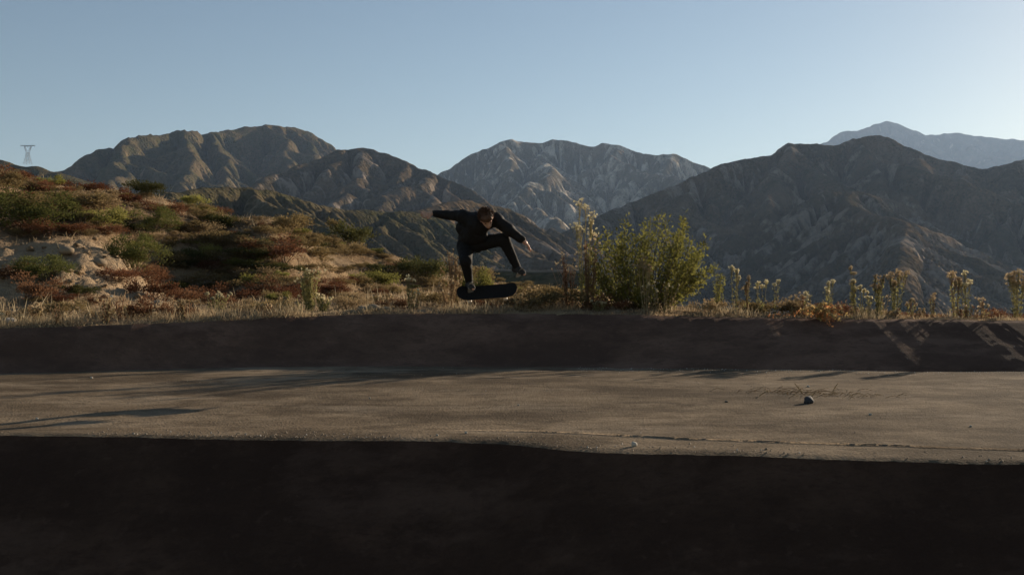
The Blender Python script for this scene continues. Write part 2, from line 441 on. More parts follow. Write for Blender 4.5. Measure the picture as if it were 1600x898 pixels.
def dusty(name, a, b, dark, stain, bump, light):
    m = MT(name); v = m.pos()
    st = m.noise(m.mapping(v, (.6, 1.0, 1)), 1.3, 8, .66)
    patch = m.noise(m.mapping(v, (.5, .6, 1)), .8, 7, .68)
    fine = m.noise(m.mapping(v, (10, 26, 14)), 1, 5, .75)
    grit = m.voro(v, 38)
    c = m.mix(m.ramp(st, .40, .57), a, b)
    c = m.mix(m.math('MULTIPLY', m.ramp(patch, .45, .58), stain), c, dark)
    c = m.mix(m.math('MULTIPLY', m.ramp(fine, .50, .66), .65), c, dark)
    c = m.mix(m.math('MULTIPLY', m.ramp(m.noise(m.mapping(v, (.4, .9, 1)), 1.0, 8, .7), .52, .64), .6), c, light)
    c = m.mix(m.math('MULTIPLY', m.ramp(m.noise(v, 9, 3), .62, .72), .35), c, light)
    c = m.mix(m.math('MULTIPLY', m.ramp(m.noise(m.mapping(v, (1.2, 1.7, 2)), 1.6, 8, .72), .51, .63), .7), c, dark)
    h = m.math('ADD', m.math('ADD', m.math('MULTIPLY', fine, .6), m.math('MULTIPLY', grit, .25)), m.math('MULTIPLY', st, .9))
    return m.bsdf(c, 1.0, m.bump(h, bump, .02), .03)
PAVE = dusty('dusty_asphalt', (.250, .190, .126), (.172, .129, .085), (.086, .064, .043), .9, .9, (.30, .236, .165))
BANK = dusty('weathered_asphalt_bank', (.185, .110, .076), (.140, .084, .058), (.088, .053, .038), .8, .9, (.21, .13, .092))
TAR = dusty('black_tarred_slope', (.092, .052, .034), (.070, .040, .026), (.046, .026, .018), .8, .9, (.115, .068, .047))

tag(link('pavement', mesh_data('pavement', pav_V, [pav_q], PAVE)), 'dusty sunlit asphalt shelf with a long crack near its front edge', 'pavement', kind='structure')
# upper bank in shade
R = []; Zr = []
gentle = sstep(1.0, 3.4, xs)
for t in np.linspace(0, 1, 46):
    y = yb + (yc - yb) * t
    steep = zc * (0.35 * t ** 1.7 + 0.65 * sstep(0, 1.02, t) ** 1.0)
    flat = zc * (.96 * t / .90 if t < .90 else .96 + .04 * (t - .90) / .10)
    z = steep * (1 - gentle) + flat * gentle + (.020 - .013 * gentle) * fbm(xs * .9, y * 1.4 + 8, 4) * np.sin(math.pi * min(1, t + .02))
    R.append(y); Zr.append(np.where(t == 0, pave_z(xs, y) - .006, z + pave_z(xs, y) * (1 - t)))
R = np.array(R); Zr = np.array(Zr)
# a joint line at the foot on the right
Zr[1] -= .022 * gentle
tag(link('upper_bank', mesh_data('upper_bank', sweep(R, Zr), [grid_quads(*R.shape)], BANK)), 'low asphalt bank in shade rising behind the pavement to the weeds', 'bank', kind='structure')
# lower slope in the foreground
R = []; Zr = []
ln = smooth_tab(xs, [(-20, 2.0), (-4.3, 2.02), (-2.6, 2.25), (-1, 2.6), (20, 2.9)])
for t in np.linspace(0, 1, 40):
    y = ye - .004 - ln * t
    z = pave_z(xs, ye) - .018 - (0.012 if t > 0 else 0) - .66 * ln * t ** (1.0) * (.96 + .04 * t) + .016 * fbm(xs * .6, y * .9, 4) * min(1, t * 9)
    z = z + .10 * ln * np.maximum(0, t - .88) / .12 * .4
    R.append(y); Zr.append(z)
R = np.array(R); Zr = np.array(Zr)
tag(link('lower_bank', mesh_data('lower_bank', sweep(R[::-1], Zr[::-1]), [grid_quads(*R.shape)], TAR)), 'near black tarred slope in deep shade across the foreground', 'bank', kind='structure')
LOW_Z = Zr[-1]; LOW_Y = R[-1]
R = []; Zr = []
for t in np.linspace(0, 1, 40):
    y = LOW_Y + .25 + (-26 - LOW_Y) * t ** 2
    R.append(y); Zr.append(np.full(NX, -1.5) + .03 * fbm(xs * .8, y * .8, 3) + np.maximum(0, LOW_Z + 1.5) * math.exp(-(t ** 2) * 40) * .35)
R = np.array(R); Zr = np.array(Zr)
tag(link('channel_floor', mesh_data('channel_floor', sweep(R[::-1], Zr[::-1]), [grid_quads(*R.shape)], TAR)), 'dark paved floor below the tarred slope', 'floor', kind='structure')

# ------------------------------------------------------------------ brushy hillside behind the crest
RIDGE = np.array([at(-900, 120, 29), at(-420, 190, 29.5), at(-120, 248, 31), at(0, 277, 33.5), at(60, 281, 35), at(110, 295, 37), at(190, 308, 39), at(255, 312, 42), at(300, 324, 45), at(345, 338, 48), at(410, 350, 53), at(475, 361, 57),
                  at(525, 372, 61), at(575, 391, 67), at(625, 404, 73), at(675, 421, 79), at(710, 429, 84), at(760, 438, 92), at(830, 446, 102)])
RIDGE = resample(RIDGE, 2.6)
def cut_mask(x, y):
    return np.exp(-((x + 11.0) / 3.4) ** 2 - ((y - 25.0) / 4.2) ** 2)
def hill_h(x, y, detail=True):
    x = np.asarray(x, float); y = np.asarray(y, float)
    v = y - y_crest(x)
    right = sstep(1.5, 7, x - (y - 17) * .04)
    base = z_crest(x) + .05 * sstep(0, .5, v) + .012 * v * (1 - right) - right * (.05 * v + .0035 * v * v) - (1 - right) * .0005 * v * v
    d = np.full(x.shape, 1e9); zr = np.zeros(x.shape); side = np.zeros(x.shape)
    for a, b in zip(RIDGE[:-1], RIDGE[1:]):
        dx, dy = b[0] - a[0], b[1] - a[1]
        t = np.clip(((x - a[0]) * dx + (y - a[1]) * dy) / (dx * dx + dy * dy), 0, 1)
        dd = np.hypot(x - a[0] - t * dx, y - a[1] - t * dy)
        w = dd < d
        d = np.where(w, dd, d); zr = np.where(w, a[2] + t * (b[2] - a[2]), zr)
    dn = d * (1 + .28 * fbm(x * .16 + 3, y * .16, 3))
    near = sstep(45, 24, y)
    prof = .30 * dn + near * (1.5 * sstep(2.8, 5.4, dn) - .02 * dn) + .012 * dn * dn * (1 - near)
    hz = zr - prof
    def strip(ax, ay, bx, by, w):
        dx, dy = bx - ax, by - ay
        t = np.clip(((x - ax) * dx + (y - ay) * dy) / (dx * dx + dy * dy), 0, 1)
        return np.exp(-((x - ax - t * dx) ** 2 + (y - ay - t * dy) ** 2) / (2 * w * w))
    hz = hz + 1.0 * strip(-9.6, 40, -5.4, 26.5, 1.15) - 1.15 * strip(-9.9, 33.5, -7.6, 25.5, 1.1) + .6 * strip(-12.2, 30, -9.6, 22.5, .9) - .4 * strip(-8.5, 48, -4.2, 36, 1.2)
    k = .35
    z = np.logaddexp(base / k, hz / k) * k - k * .0
    z = np.where(hz < base - 2, base, z)
    if detail:
        amp = sstep(.4, 3.5, v)
        z = z + amp * (.22 * fbm(x * .45, y * .45, 4) + .13 * sstep(0.05, .3, fbm(x * .21 + 9, y * .21, 3)) * np.abs(fbm(x * 1.7, y * 1.7, 3))) + .03 * fbm(x * 3.1, y * 3.1, 3)
        z = z + cut_mask(x, y) * (.42 * np.abs(fbm(x * .9 + 2, y * .9, 4, .6)) + .12 * fbm(x * 3.3, y * 3.3, 3, .6))
    # the lip itself meets the bank
    z = z_crest(x) * (1 - sstep(0, .5, v)) + z * sstep(0, .5, v) - .02 * (1 - sstep(0, .12, v))
    return z
hx = np.concatenate([np.linspace(-46, -18, 40)[:-1], np.arange(-18, 10, .115), np.linspace(10, 60, 60)])
hv = np.concatenate([np.arange(0, 3, .1), np.arange(3, 30, .17), np.arange(30, 70, .4), np.arange(70, 150, 1.5)])
HX, HV = np.meshgrid(hx, hv); HY = y_crest(HX) + HV
HZ = hill_h(HX, HY)
def hillside_mat():
    m = MT('dry_hillside_soil'); v = m.pos()
    n1 = m.noise(v, .35, 6, .6); n2 = m.noise(v, 2.2, 6, .68); n3 = m.noise(v, 9, 4, .7)
    c = m.mix(m.ramp(n1, .4, .62), (.20, .132, .076), (.34, .240, .145))
    c = m.mix(m.ramp(n2, .48, .66), c, (.10, .066, .040))
    c = m.mix(m.math('MULTIPLY', m.ramp(n3, .5, .7), .6), c, (.40, .32, .22))
    ex = m.n.new('ShaderNodeAttribute'); ex.attribute_name = 'bare'
    c = m.mix(m.ramp(m.math('ADD', ex.outputs['Fac'], m.math('MULTIPLY', n2, .5)), .55, .95), c, m.mix(m.ramp(n3, .35, .65), (.42, .31, .20), (.30, .215, .135)))
    h = m.math('ADD', m.math('MULTIPLY', n2, 1.4), m.math('MULTIPLY', n3, .5))
    return m.bsdf(c, 1.0, m.bump(h, .9, .16), .0)
SOIL = hillside_mat()
hme = mesh_data('hillside', np.stack([HX, HY, HZ], -1).reshape(-1, 3), [grid_quads(*HX.shape)], SOIL)
hme.attributes.new('bare', 'FLOAT', 'POINT').data.foreach_set('value', cut_mask(HX, HY).ravel().astype(np.float32))
tag(link('hillside', hme), 'dry tan hillside of crumbling soil rising to the left behind the pavement', 'hillside', kind='structure')

# valley floor out to the horizon
vy = np.concatenate([np.linspace(40, 400, 25)[:-1], np.linspace(400, 12000, 60)]); vx = np.linspace(-9000, 9000, 121)
VX, VY = np.meshgrid(vx, vy)
VZ = -45 + 10 * fbm(VX / 700, VY / 700, 3) - 8 * sstep(400, 40, VY)
tag(link('valley_ground', mesh_data('valley_ground', np.stack([VX, VY, VZ], -1).reshape(-1, 3), [grid_quads(*VX.shape)], HILL_G)), 'scrubby canyon floor between the hills', 'ground', kind='structure')

# air
hb = np.array([(x, y, z) for x in (-9500, 9500) for y in (-400, 12500) for z in (-90, 1560)], float)
hq = np.array([(0, 1, 3, 2), (4, 6, 7, 5), (0, 4, 5, 1), (2, 3, 7, 6), (0, 2, 6, 4), (1, 5, 7, 3)])
hm = MT('haze_air')
pv = hm.node('ShaderNodeVolumePrincipled', Color=(.48, .68, 1.0), Density=4.0e-5, Anisotropy=.25)
hm.l.new(pv, hm.out.inputs['Volume'])
tag(link('haze', mesh_data('haze', hb, [hq], hm.m, smooth=False)), 'thin pale blue haze hanging in the canyon air', 'haze', kind='stuff')
print('ground', time.time() - T0)
# ------------------------------------------------------------------ plants
def rand_unit(n, rng):
    v = rng.normal(size=(n, 3)); return v / np.linalg.norm(v, axis=1, keepdims=True)
def leaf_quads(C, size, rng, up=0.3, aspect=2.2, axis=None):
    """diamond leaves: centres C, length size"""
    n = len(C)
    a = rand_unit(n, rng) if axis is None else axis + .55 * rand_unit(n, rng)
    a[:, 2] += up; a /= np.linalg.norm(a, axis=1, keepdims=True)
    b = np.cross(a, rand_unit(n, rng)); b /= np.linalg.norm(b, axis=1, keepdims=True) + 1e-9
    L = (np.asarray(size) * np.ones(n))[:, None] * .5; W = L / aspect
    nrm = np.cross(a, b)
    V = np.stack([C - a * L, C + b * W + nrm * W * .3, C + a * L, C - b * W + nrm * W * .3], 1).reshape(-1, 3)
    return V, np.arange(4 * n).reshape(n, 4)
def tube(P, r0, r1, k=4):
    P = np.asarray(P, float); n = len(P)
    T = np.gradient(P, axis=0); T /= np.linalg.norm(T, axis=1, keepdims=True) + 1e-9
    U = np.cross(T, np.array([.31, .95, .1])); U /= np.linalg.norm(U, axis=1, keepdims=True) + 1e-9
    W = np.cross(T, U)
    r = np.linspace(r0, r1, n)[:, None, None]
    an = np.arange(k) * 2 * np.pi / k
    V = P[:, None] + r * (np.cos(an)[None, :, None] * U[:, None] + np.sin(an)[None, :, None] * W[:, None])
    i = np.arange(n * k).reshape(n, k); j = np.roll(i, -1, 1)
    return V.reshape(-1, 3), np.stack([i[:-1], j[:-1], j[1:], i[1:]], -1).reshape(-1, 4)
class Geo:
    def __init__(s): s.V = []; s.Q = []; s.M = []; s.n = 0
    def add(s, V, Q, m=0):
        s.V.append(V); s.Q.append(np.asarray(Q) + s.n); s.M.append(m); s.n += len(V)
    def mesh(s, name, mats, smooth=False):
        return mesh_data(name, np.concatenate(s.V), s.Q, mats, s.M, smooth)

WOOD = plain_mat('dry_stem_wood', (.10, .065, .04), (.17, .12, .075), 30)
STALK = leaf_mat('pale_dry_stalk', (.42, .35, .20), (.32, .26, .14), .35)
REDSTALK = leaf_mat('reddish_dry_stalk', (.27, .155, .09), (.36, .23, .14), .35)
GREENLEAF = leaf_mat('green_shrub_leaf', (.18, .178, .046), (.29, .27, .08), .5, (.20, .19, .06))
DARKLEAF = leaf_mat('dark_green_leaf', (.058, .064, .024), (.10, .096, .036), .35)
OLIVE = leaf_mat('olive_scrub_leaf', (.165, .122, .055), (.25, .185, .09), .4)
RUST = leaf_mat('rust_red_dry_leaf', (.140, .056, .032), (.20, .092, .050), .35, (.18, .11, .06))
TAN = leaf_mat('tan_dry_leaf', (.26, .185, .10), (.34, .25, .14), .4)
WEEDLEAF = leaf_mat('weed_leaf', (.22, .21, .08), (.32, .29, .12), .5)
CREAM = leaf_mat('cream_flower', (.66, .58, .36), (.78, .70, .48), .5)
ORANGEFL = leaf_mat('dry_orange_flower', (.46, .34, .20), (.58, .46, .30), .5)
STRAW = leaf_mat('straw_grass', (.40, .31, .19), (.52, .42, .27), .45)
STRAW2 = leaf_mat('brown_grass', (.25, .175, .105), (.38, .285, .175), .45)

def shrub_mesh(name, seed, mats, n=1500, lobes=9, leaf=.10, flat=.75, spread=.5, woody=True):
    """unit-width shrub: width about 1, base at z=0"""
    rng = np.random.default_rng(seed); G = Geo()
    lc = rng.normal(0, 1, (lobes, 3)) * np.array([spread * .5, spread * .5, .14]); lc[:, 2] = np.abs(lc[:, 2]) * 1.0 + .22 * flat + rng.uniform(0, .18, lobes) * flat
    lr = rng.uniform(.16, .30, lobes)
    k = rng.integers(0, lobes, n)
    u = rand_unit(n, rng); u[:, 2] = np.where(rng.random(n) < .7, np.abs(u[:, 2]), u[:, 2])
    rr = lr[k] * rng.beta(4, 1.3, n) * (1 + .25 * rng.normal(size=n))
    C = lc[k] + u * rr[:, None] * np.array([1, 1, .85]); C[:, 2] = np.maximum(C[:, 2], .015)
    V, Q = leaf_quads(C, leaf * rng.uniform(.6, 1.3, n), rng, .25, 1.8, u)
    G.add(V, Q, 0)
    if woody:
        for c in range(lobes):
            p = np.linspace(0, 1, 4)[:, None] * lc[c] + rng.normal(0, .012, (4, 3)); p[0] = rng.normal(0, .02, 3) * np.array([1, 1, 0])
            G.add(*tube(p, .014, .006, 3), 1)
    return G.mesh(name, mats)
KINDS = {
    'green': [shrub_mesh('green_shrub_%d' % i, 100 + i, [GREENLEAF, WOOD], 2600, 11, .058, .8) for i in range(3)],
    'dark': [shrub_mesh('dark_shrub_%d' % i, 120 + i, [DARKLEAF, WOOD], 2400, 11, .060, .7, .6) for i in range(3)],
    'olive': [shrub_mesh('olive_shrub_%d' % i, 140 + i, [OLIVE, WOOD], 2200, 10, .058, .65, .6) for i in range(3)],
    'rust': [shrub_mesh('rust_shrub_%d' % i, 160 + i, [RUST, WOOD], 2200, 10, .055, .55, .6) for i in range(3)],
    'tan': [shrub_mesh('tan_shrub_%d' % i, 180 + i, [TAN, WOOD], 1800, 9, .055, .6, .55) for i in range(3)],
}
# surface of the hillside from the mesh grid
def hill_z(x, y): return float(hill_h(np.array([x]), np.array([y]))[0])
DEP = np.concatenate([np.arange(15.5, 48, .25), np.arange(48, 125, .8)])
def hit(px, py):
    x = (px - CX) / F * DEP; z = HC + (CY - py) / F * DEP
    h = hill_h(x, DEP); v = DEP - y_crest(x)
    ok = np.where((v > .4) & (h >= z))[0]
    if not len(ok): return None
    i = ok[0]; return x[i], DEP[i], h[i]
def place_shrub(kind, x, y, w, h, label, group=None, sink=.06):
    o = link({'green': 'green_shrub', 'big': 'green_shrub', 'dark': 'dark_green_shrub', 'olive': 'olive_shrub', 'rust': 'rust_red_shrub', 'tan': 'tan_shrub'}[kind], random.choice(KINDS[kind]))
    o.location = (x, y, hill_z(x, y) - sink * w)
    o.scale = (w, w * random.uniform(.85, 1.1), h / .62); o.rotation_euler = (0, 0, random.uniform(0, 6.28))
    return tag(o, label, 'shrub', group)
KINDS['big'] = [shrub_mesh('round_shrub_%d' % i, 200 + i, [leaf_mat('deep_green_leaf', (.080, .088, .028), (.135, .138, .045), .4), WOOD], 7000, 16, .036, .8, .58) for i in range(2)]
SPECIAL = [  # photo pixel of the foot, width and height in photo pixels
    ('big', 52, 366, 92, 56, 'large round green shrub high on the far left of the hillside'),
    ('big', 211, 432, 68, 46, 'round green shrub alone in the middle of the tan cut slope'),
    ('big', 240, 366, 56, 30, 'green shrub just above the cut slope, upper right of the round one'),
    ('big', 70, 447, 76, 30, 'low spreading green shrub at the foot of the pale cut face'),
    ('green', 330, 415, 30, 26, 'small bright green shrub in the shaded hollow'),
    ('rust', 238, 468, 62, 36, 'rust red shrub below the round green shrub'),
    ('rust', 235, 497, 52, 30, 'rust red mound near the road edge left of the flowering weed'),
    ('rust', 445, 410, 84, 36, 'widest rust red shrub on the slope above the leafy column weed'),
    ('rust', 40, 470, 80, 34, 'rust brown shrub below the low green one at far left'),
    ('dark', 305, 322, 70, 30, 'dark shrub on the ridge top where it starts to fall'),
    ('dark', 545, 385, 60, 34, 'dark green shrub on the ridge left of the skater'),
    ('rust', 626, 432, 34, 26, 'small dark red shrub left of the skater'),
    ('dark', 655, 440, 60, 36, 'grey green shrub low on the slope beside the skater'),
    ('dark', 680, 412, 50, 26, 'dark shrub at the end of the ridge left of the skater'),
    ('olive', 375, 335, 70, 30, 'olive shrub on the ridge line above the hollow'),
    ('dark', 225, 305, 50, 22, 'dark shrub poking up on the ridge line below the big mountain'),
    ('rust', 78, 302, 60, 17, 'rust red shrub on the ridge below the pylon'),
    ('green', 735, 470, 50, 40, 'green shrub behind the standing foot of the skater'),
]
taken = []
for kind, px, py, w, h, lab in SPECIAL:
    p = hit(px, py)
    if p is None: continue
    s = p[1] / F
    place_shrub(kind, p[0], p[1], w * s * 1.05, h * s * 1.15, lab)
    taken.append((p[0], p[1], w * s * .5))
GEN = {'green': 'small green shrub', 'dark': 'small dark green shrub', 'olive': 'small olive bush', 'rust': 'small rust red bush', 'tan': 'small tan dry bush'}
cnt = 0; tries = 0
while cnt < 285 and tries < 4000:
    tries += 1
    px = random.uniform(-20, 900); py = random.uniform(262, 478)
    p = hit(px, py)
    if p is None or p[1] > 118: continue
    x, y, z = p
    if any((x - a) ** 2 + (y - b) ** 2 < (c * .8) ** 2 for a, b, c in taken): continue
    bare = fbm(np.array([x * .21 + 9]), np.array([y * .21]), 3)[0]
    if cut_mask(x, y) > .35 and random.random() < .85: continue
    if bare > .12 and random.random() < .7: continue
    q = fbm(np.array([x * .13 + 60]), np.array([y * .13 + 7]), 2)[0] + random.gauss(0, .22)
    kind = 'rust' if q > .11 else 'olive' if q > -.04 else 'tan' if q > -.16 else 'dark' if q > -.24 else 'olive' if q > -.42 else 'green'
    if y > 48 and kind in ('rust', 'tan'): kind = random.choice(['olive', 'dark', 'olive', 'tan'])
    w = (.36 + .85 * random.random() ** 1.8) * (1 + max(0, y - 25) * .022)
    zone = ('below the pylon' if px < 110 else 'left of the round green shrub' if px < 200 else 'right of the round green shrub' if px < 340 else
            'above the leafy column weed' if px < 490 else 'right of the column weed' if px < 640 else 'just left of the skater' if px < 720 else 'behind the skateboard' if px < 810 else 'between the skater and the leafy shrub')
    z_ = z - np.interp(x, [-15, 0], [.6, .75])
    lev = 'on the ridge top' if z_ > 3.0 else 'halfway up the slope' if z_ > 1.3 else 'low on the slope'
    place_shrub(kind, x, y, w, w * random.uniform(.28, .52), '%s %s, %s' % (GEN[kind], lev, zone), kind + ' scrub bushes ' + zone)
    taken.append((x, y, w * .42)); cnt += 1
print('shrubs', cnt, tries, time.time() - T0)

# ---- the big leafy shrub beside the skater, rooted just behind the crest
def big_shrub():
    rng = np.random.default_rng(77)
    base = at(1000, 495, 19.0); base[2] = hill_z(base[0], base[1]) - .03
    root = tag(empty('leafy_shrub', base), 'big leafy green shrub standing on the crest right of the skater', 'shrub')
    s = 19.0 / F
    br = Geo(); lv = Geo()
    tips = [(930, 385), (945, 372), (965, 362), (985, 375), (1020, 352), (1030, 350), (1042, 362), (1062, 350), (1066, 362), (1096, 388), (1090, 400), (1075, 378), (1005, 392), (1045, 392), (1080, 415), (925, 410), (955, 395), (1000, 378),
            (915, 440), (940, 430), (975, 420), (1010, 420), (1040, 430), (1070, 440), (1088, 440), (1095, 420), (960, 450), (1000, 455), (1050, 460), (985, 445), (1025, 400), (1058, 415), (935, 455), (1015, 440), (970, 385)]
    for k, (tx, ty) in enumerate(tips):
        for rep in range(3):
            T = np.array([(tx - 1000) * s + rng.normal(0, .06), rng.uniform(-.75, .75), (495 - ty) * s + rng.normal(0, .05) - .12 * rep])
            B = np.array([T[0] * .35 + rng.normal(0, .05), T[1] * .35, 0])
            t = np.linspace(0, 1, 9)[:, None]
            P = B + (T - B) * t + np.array([T[0], T[1], 0]) * .25 * (t - t ** 2) + rng.normal(0, .012, (9, 3))
            br.add(*tube(P, .011, .004, 3), 0)
            n = 130
            tt = rng.beta(2.2, 1.0, n); tt[:14] = rng.uniform(.9, 1.02, 14)
            C = np.stack([np.interp(tt, t[:, 0], P[:, i]) for i in range(3)], -1)
            u = rand_unit(n, rng)
            C = C + u * (rng.uniform(.02, .17, n) * (1.2 - .4 * tt))[:, None]
            lv.add(*leaf_quads(C, rng.uniform(.04, .08, n), rng, .5, 2.2, u), 0)
    link('branches', br.mesh('leafy_shrub_branches', [WOOD]), root)
    link('foliage', lv.mesh('leafy_shrub_foliage', [GREENLEAF]), root)
big_shrub()

def weed(name, px, ytop, wpx, label, d=17.9, stems=5, leafy=40, fl=10, flower=CREAM, leaf=WEEDLEAF, stalk=STALK, ybase=None, seed=0, cat='weed', flz=.12, group='flowering weeds along the crest', leafsize=.05):
    rng = np.random.default_rng(seed + int(px * 7))
    x = (px - CX) / F * d; z0 = hill_z(x, d) - .02
    h = HC + (CY - ytop) / F * d - z0; w = wpx / F * d * .6
    root = tag(empty(name, (x, d, z0)), label, cat, group)
    st = Geo(); lf = Geo(); fh = Geo()
    for k in range(stems):
        a = rng.uniform(0, 6.28); rr = w * math.sqrt(rng.random()) * (1 if stems > 1 else .15)
        hh = h * (1 - .28 * rng.random() * (k > 0)) - .02
        T = np.array([math.cos(a) * rr, math.sin(a) * rr * .7, hh]); B = T * np.array([.35, .35, 0]) + np.array([*rng.normal(0, .01, 2), 0])
        t = np.linspace(0, 1, 7)[:, None]
        P = B + (T - B) * t + rng.normal(0, .008, (7, 3)) * t
        st.add(*tube(P, .0075, .004, 3), 0)
        n = leafy
        if n:
            tt = rng.uniform(.08, .97, n); C = np.stack([np.interp(tt, t[:, 0], P[:, i]) for i in range(3)], -1)
            u = rand_unit(n, rng); C += u * np.array([1, 1, .4]) * rng.uniform(.008, .045, n)[:, None]
            lf.add(*leaf_quads(C, leafsize * rng.uniform(.6, 1.3, n), rng, .5, 3.0, u), 0)
        for q in range(fl):
            # side twigs carrying fluffy heads
            b = np.array([np.interp(1 - flz * rng.uniform(.1, 1.6), t[:, 0], P[:, i]) for i in range(3)])
            e = P[-1] + np.array([rng.normal(0, .30), rng.normal(0, .26), rng.uniform(-.5, .25)]) * flz * h * .55
            st.add(*tube(np.array([b, (b + e) / 2 + [0, 0, -.004], e]), .003, .002, 3), 0)
            m = 14
            u = rand_unit(m, rng)
            fh.add(*leaf_quads(e + u * .014 * rng.uniform(.4, 1.3), .024 * rng.uniform(.7, 1.3, m), rng, .2, 1.3, u), 0)
    tag(link('stalks', st.mesh(name + '_stalks', [stalk]), root), kind='stuff')
    if leafy: tag(link('leaves', lf.mesh(name + '_leaves', [leaf]), root), kind='stuff')
    if fl: tag(link('flower_heads', fh.mesh(name + '_heads', [flower]), root), kind='stuff')
    return root
W = weed
W('flowering_weed', 337, 455, 36, 'short flat topped weed with cream heads left of the leafy column', stems=11, fl=7, leafy=16, flz=.16)
W('column_weed', 484, 419, 26, 'tall leafy yellow green column weed on the crest at left', stems=12, fl=3, leafy=110, flz=.5, flower=CREAM)
W('column_weed', 503, 458, 26, 'shorter yellow green weed right beside the tall leafy column', stems=8, fl=4, leafy=50, flz=.35)
W('dry_weed', 468, 455, 8, 'thin bare dry stalk left of the leafy column', stems=2, fl=2, leafy=14)
W('stalk_weed', 641, 428, 20, 'single grey green stalk weed on the crest left of the skateboard', stems=4, fl=4, leafy=40, flz=.2)
W('dry_weed', 652, 452, 24, 'low dry stalks leaning beside the grey green stalk', stems=5, fl=2, leafy=12, stalk=REDSTALK)
W('dry_weed', 713, 390, 26, 'tall dry brown weed behind the left leg of the skater', d=18.6, stems=11, fl=4, leafy=60, leaf=TAN, flower=ORANGEFL, stalk=REDSTALK, flz=.6)
W('dry_weed', 700, 432, 30, 'bushy dry brown weed left of the skateboard nose', d=18.2, stems=9, fl=3, leafy=50, leaf=TAN, flower=ORANGEFL, stalk=REDSTALK, flz=.6)
W('tall_flowering_weed', 913, 311, 30, 'tallest weed with cream tufted top rising above the leafy shrub', d=18.4, stems=7, fl=13, leafy=95, flz=.14)
W('red_weed', 889, 395, 22, 'thin reddish leafy weed at the left side of the leafy shrub', d=18.5, stems=8, fl=4, leafy=55, leaf=RUST, flower=ORANGEFL, stalk=REDSTALK, flz=.6)
W('red_weed', 922, 372, 26, 'reddish dry weed in front of the leafy shrub, left edge', d=18.2, stems=8, fl=4, leafy=60, leaf=RUST, flower=ORANGEFL, stalk=REDSTALK, flz=.7)
W('dry_weed', 1010, 398, 24, 'dry pinkish weed in front of the leafy shrub', d=17.9, stems=8, fl=5, leafy=24, leaf=TAN, flower=ORANGEFL, stalk=STALK, flz=.25)
W('dry_weed', 1035, 440, 60, 'pale bare dry stalks at the foot of the leafy shrub', d=17.8, stems=16, fl=1, leafy=8, leaf=TAN, stalk=STALK, flz=.2)
W('flowering_weed', 938, 468, 26, 'small pale weed at the left foot of the leafy shrub', stems=8, fl=3, leafy=16, flz=.25)
W('green_weed', 1118, 423, 26, 'slim green leafy weed just right of the leafy shrub', d=18.2, stems=7, fl=0, leafy=70, leaf=GREENLEAF)
W('flowering_weed', 1148, 415, 18, 'cream headed weed right of the slim green weed', stems=4, fl=10, leafy=26, flz=.16)
W('flowering_weed', 1166, 430, 20, 'brownish headed weed leaning beside the cream headed one', stems=4, fl=9, leafy=24, flower=ORANGEFL, stalk=REDSTALK, flz=.2)
W('flowering_weed', 1190, 436, 18, 'pair of cream headed stalks before the dark mountain', stems=4, fl=10, leafy=20, flz=.15)
W('flowering_weed', 1211, 437, 10, 'lone thin stalk with one cream head', stems=2, fl=10, leafy=18, flz=.12)
W('dry_weed', 1262, 454, 22, 'short pale dry weed above the hanging orange plant', stems=5, fl=5, leafy=20, flz=.25)
W('flowering_weed', 1296, 437, 16, 'cream headed stalks above the hanging orange plant', stems=4, fl=9, leafy=30, flz=.16)
W('flowering_weed', 1337, 415, 14, 'tallest orange tipped stalk in the row at right', stems=3, fl=11, leafy=40, flower=ORANGEFL, flz=.12)
W('flowering_weed', 1328, 436, 14, 'pale stalk left of the tallest orange tipped stalk', stems=3, fl=8, leafy=40, flz=.16)
W('flowering_weed', 1344, 444, 10, 'cream headed stalk right of the tallest orange tipped stalk', stems=2, fl=8, leafy=30, flz=.16)
W('flowering_weed', 1357, 454, 16, 'short cream headed weed in the row at right', stems=4, fl=7, leafy=16, flz=.16)
W('column_weed', 1372, 431, 20, 'bushy leafy column with brown top in the row at right', stems=6, fl=9, leafy=60, flower=ORANGEFL, flz=.22)
W('column_weed', 1399, 421, 28, 'thick orange brown topped weed in the row at right', stems=7, fl=12, leafy=50, flower=ORANGEFL, leaf=WEEDLEAF, flz=.26)
W('dry_weed', 1458, 459, 18, 'faint thin dry weed between the orange topped weeds', stems=5, fl=3, leafy=10, stalk=REDSTALK, flower=ORANGEFL, flz=.3)
W('column_weed', 1493, 424, 20, 'left brown weed of the twin weeds near the right edge', stems=6, fl=11, leafy=50, flower=ORANGEFL, stalk=REDSTALK, flz=.24)
W('column_weed', 1511, 423, 20, 'right yellow topped weed of the twin weeds near the right edge', stems=5, fl=11, leafy=50, flower=CREAM, flz=.2)
W('dry_weed', 1538, 464, 26, 'low reddish dry weed right of the twin weeds', stems=6, fl=3, leafy=12, stalk=REDSTALK, flower=ORANGEFL, flz=.3)
W('dry_weed', 1420, 466, 20, 'low brown dry weed right of the thick orange topped weed', stems=6, fl=3, leafy=14, stalk=REDSTALK, flower=ORANGEFL, flz=.3)
W('column_weed', 1590, 420, 30, 'orange topped weed cut by the right edge', stems=8, fl=13, leafy=55, flower=ORANGEFL, flz=.26)
W('dry_weed', 20, 488, 40, 'straw coloured tuft weed at the far left corner of the crest', d=16.4, stems=14, fl=2, leafy=18, flz=.3, leaf=TAN)

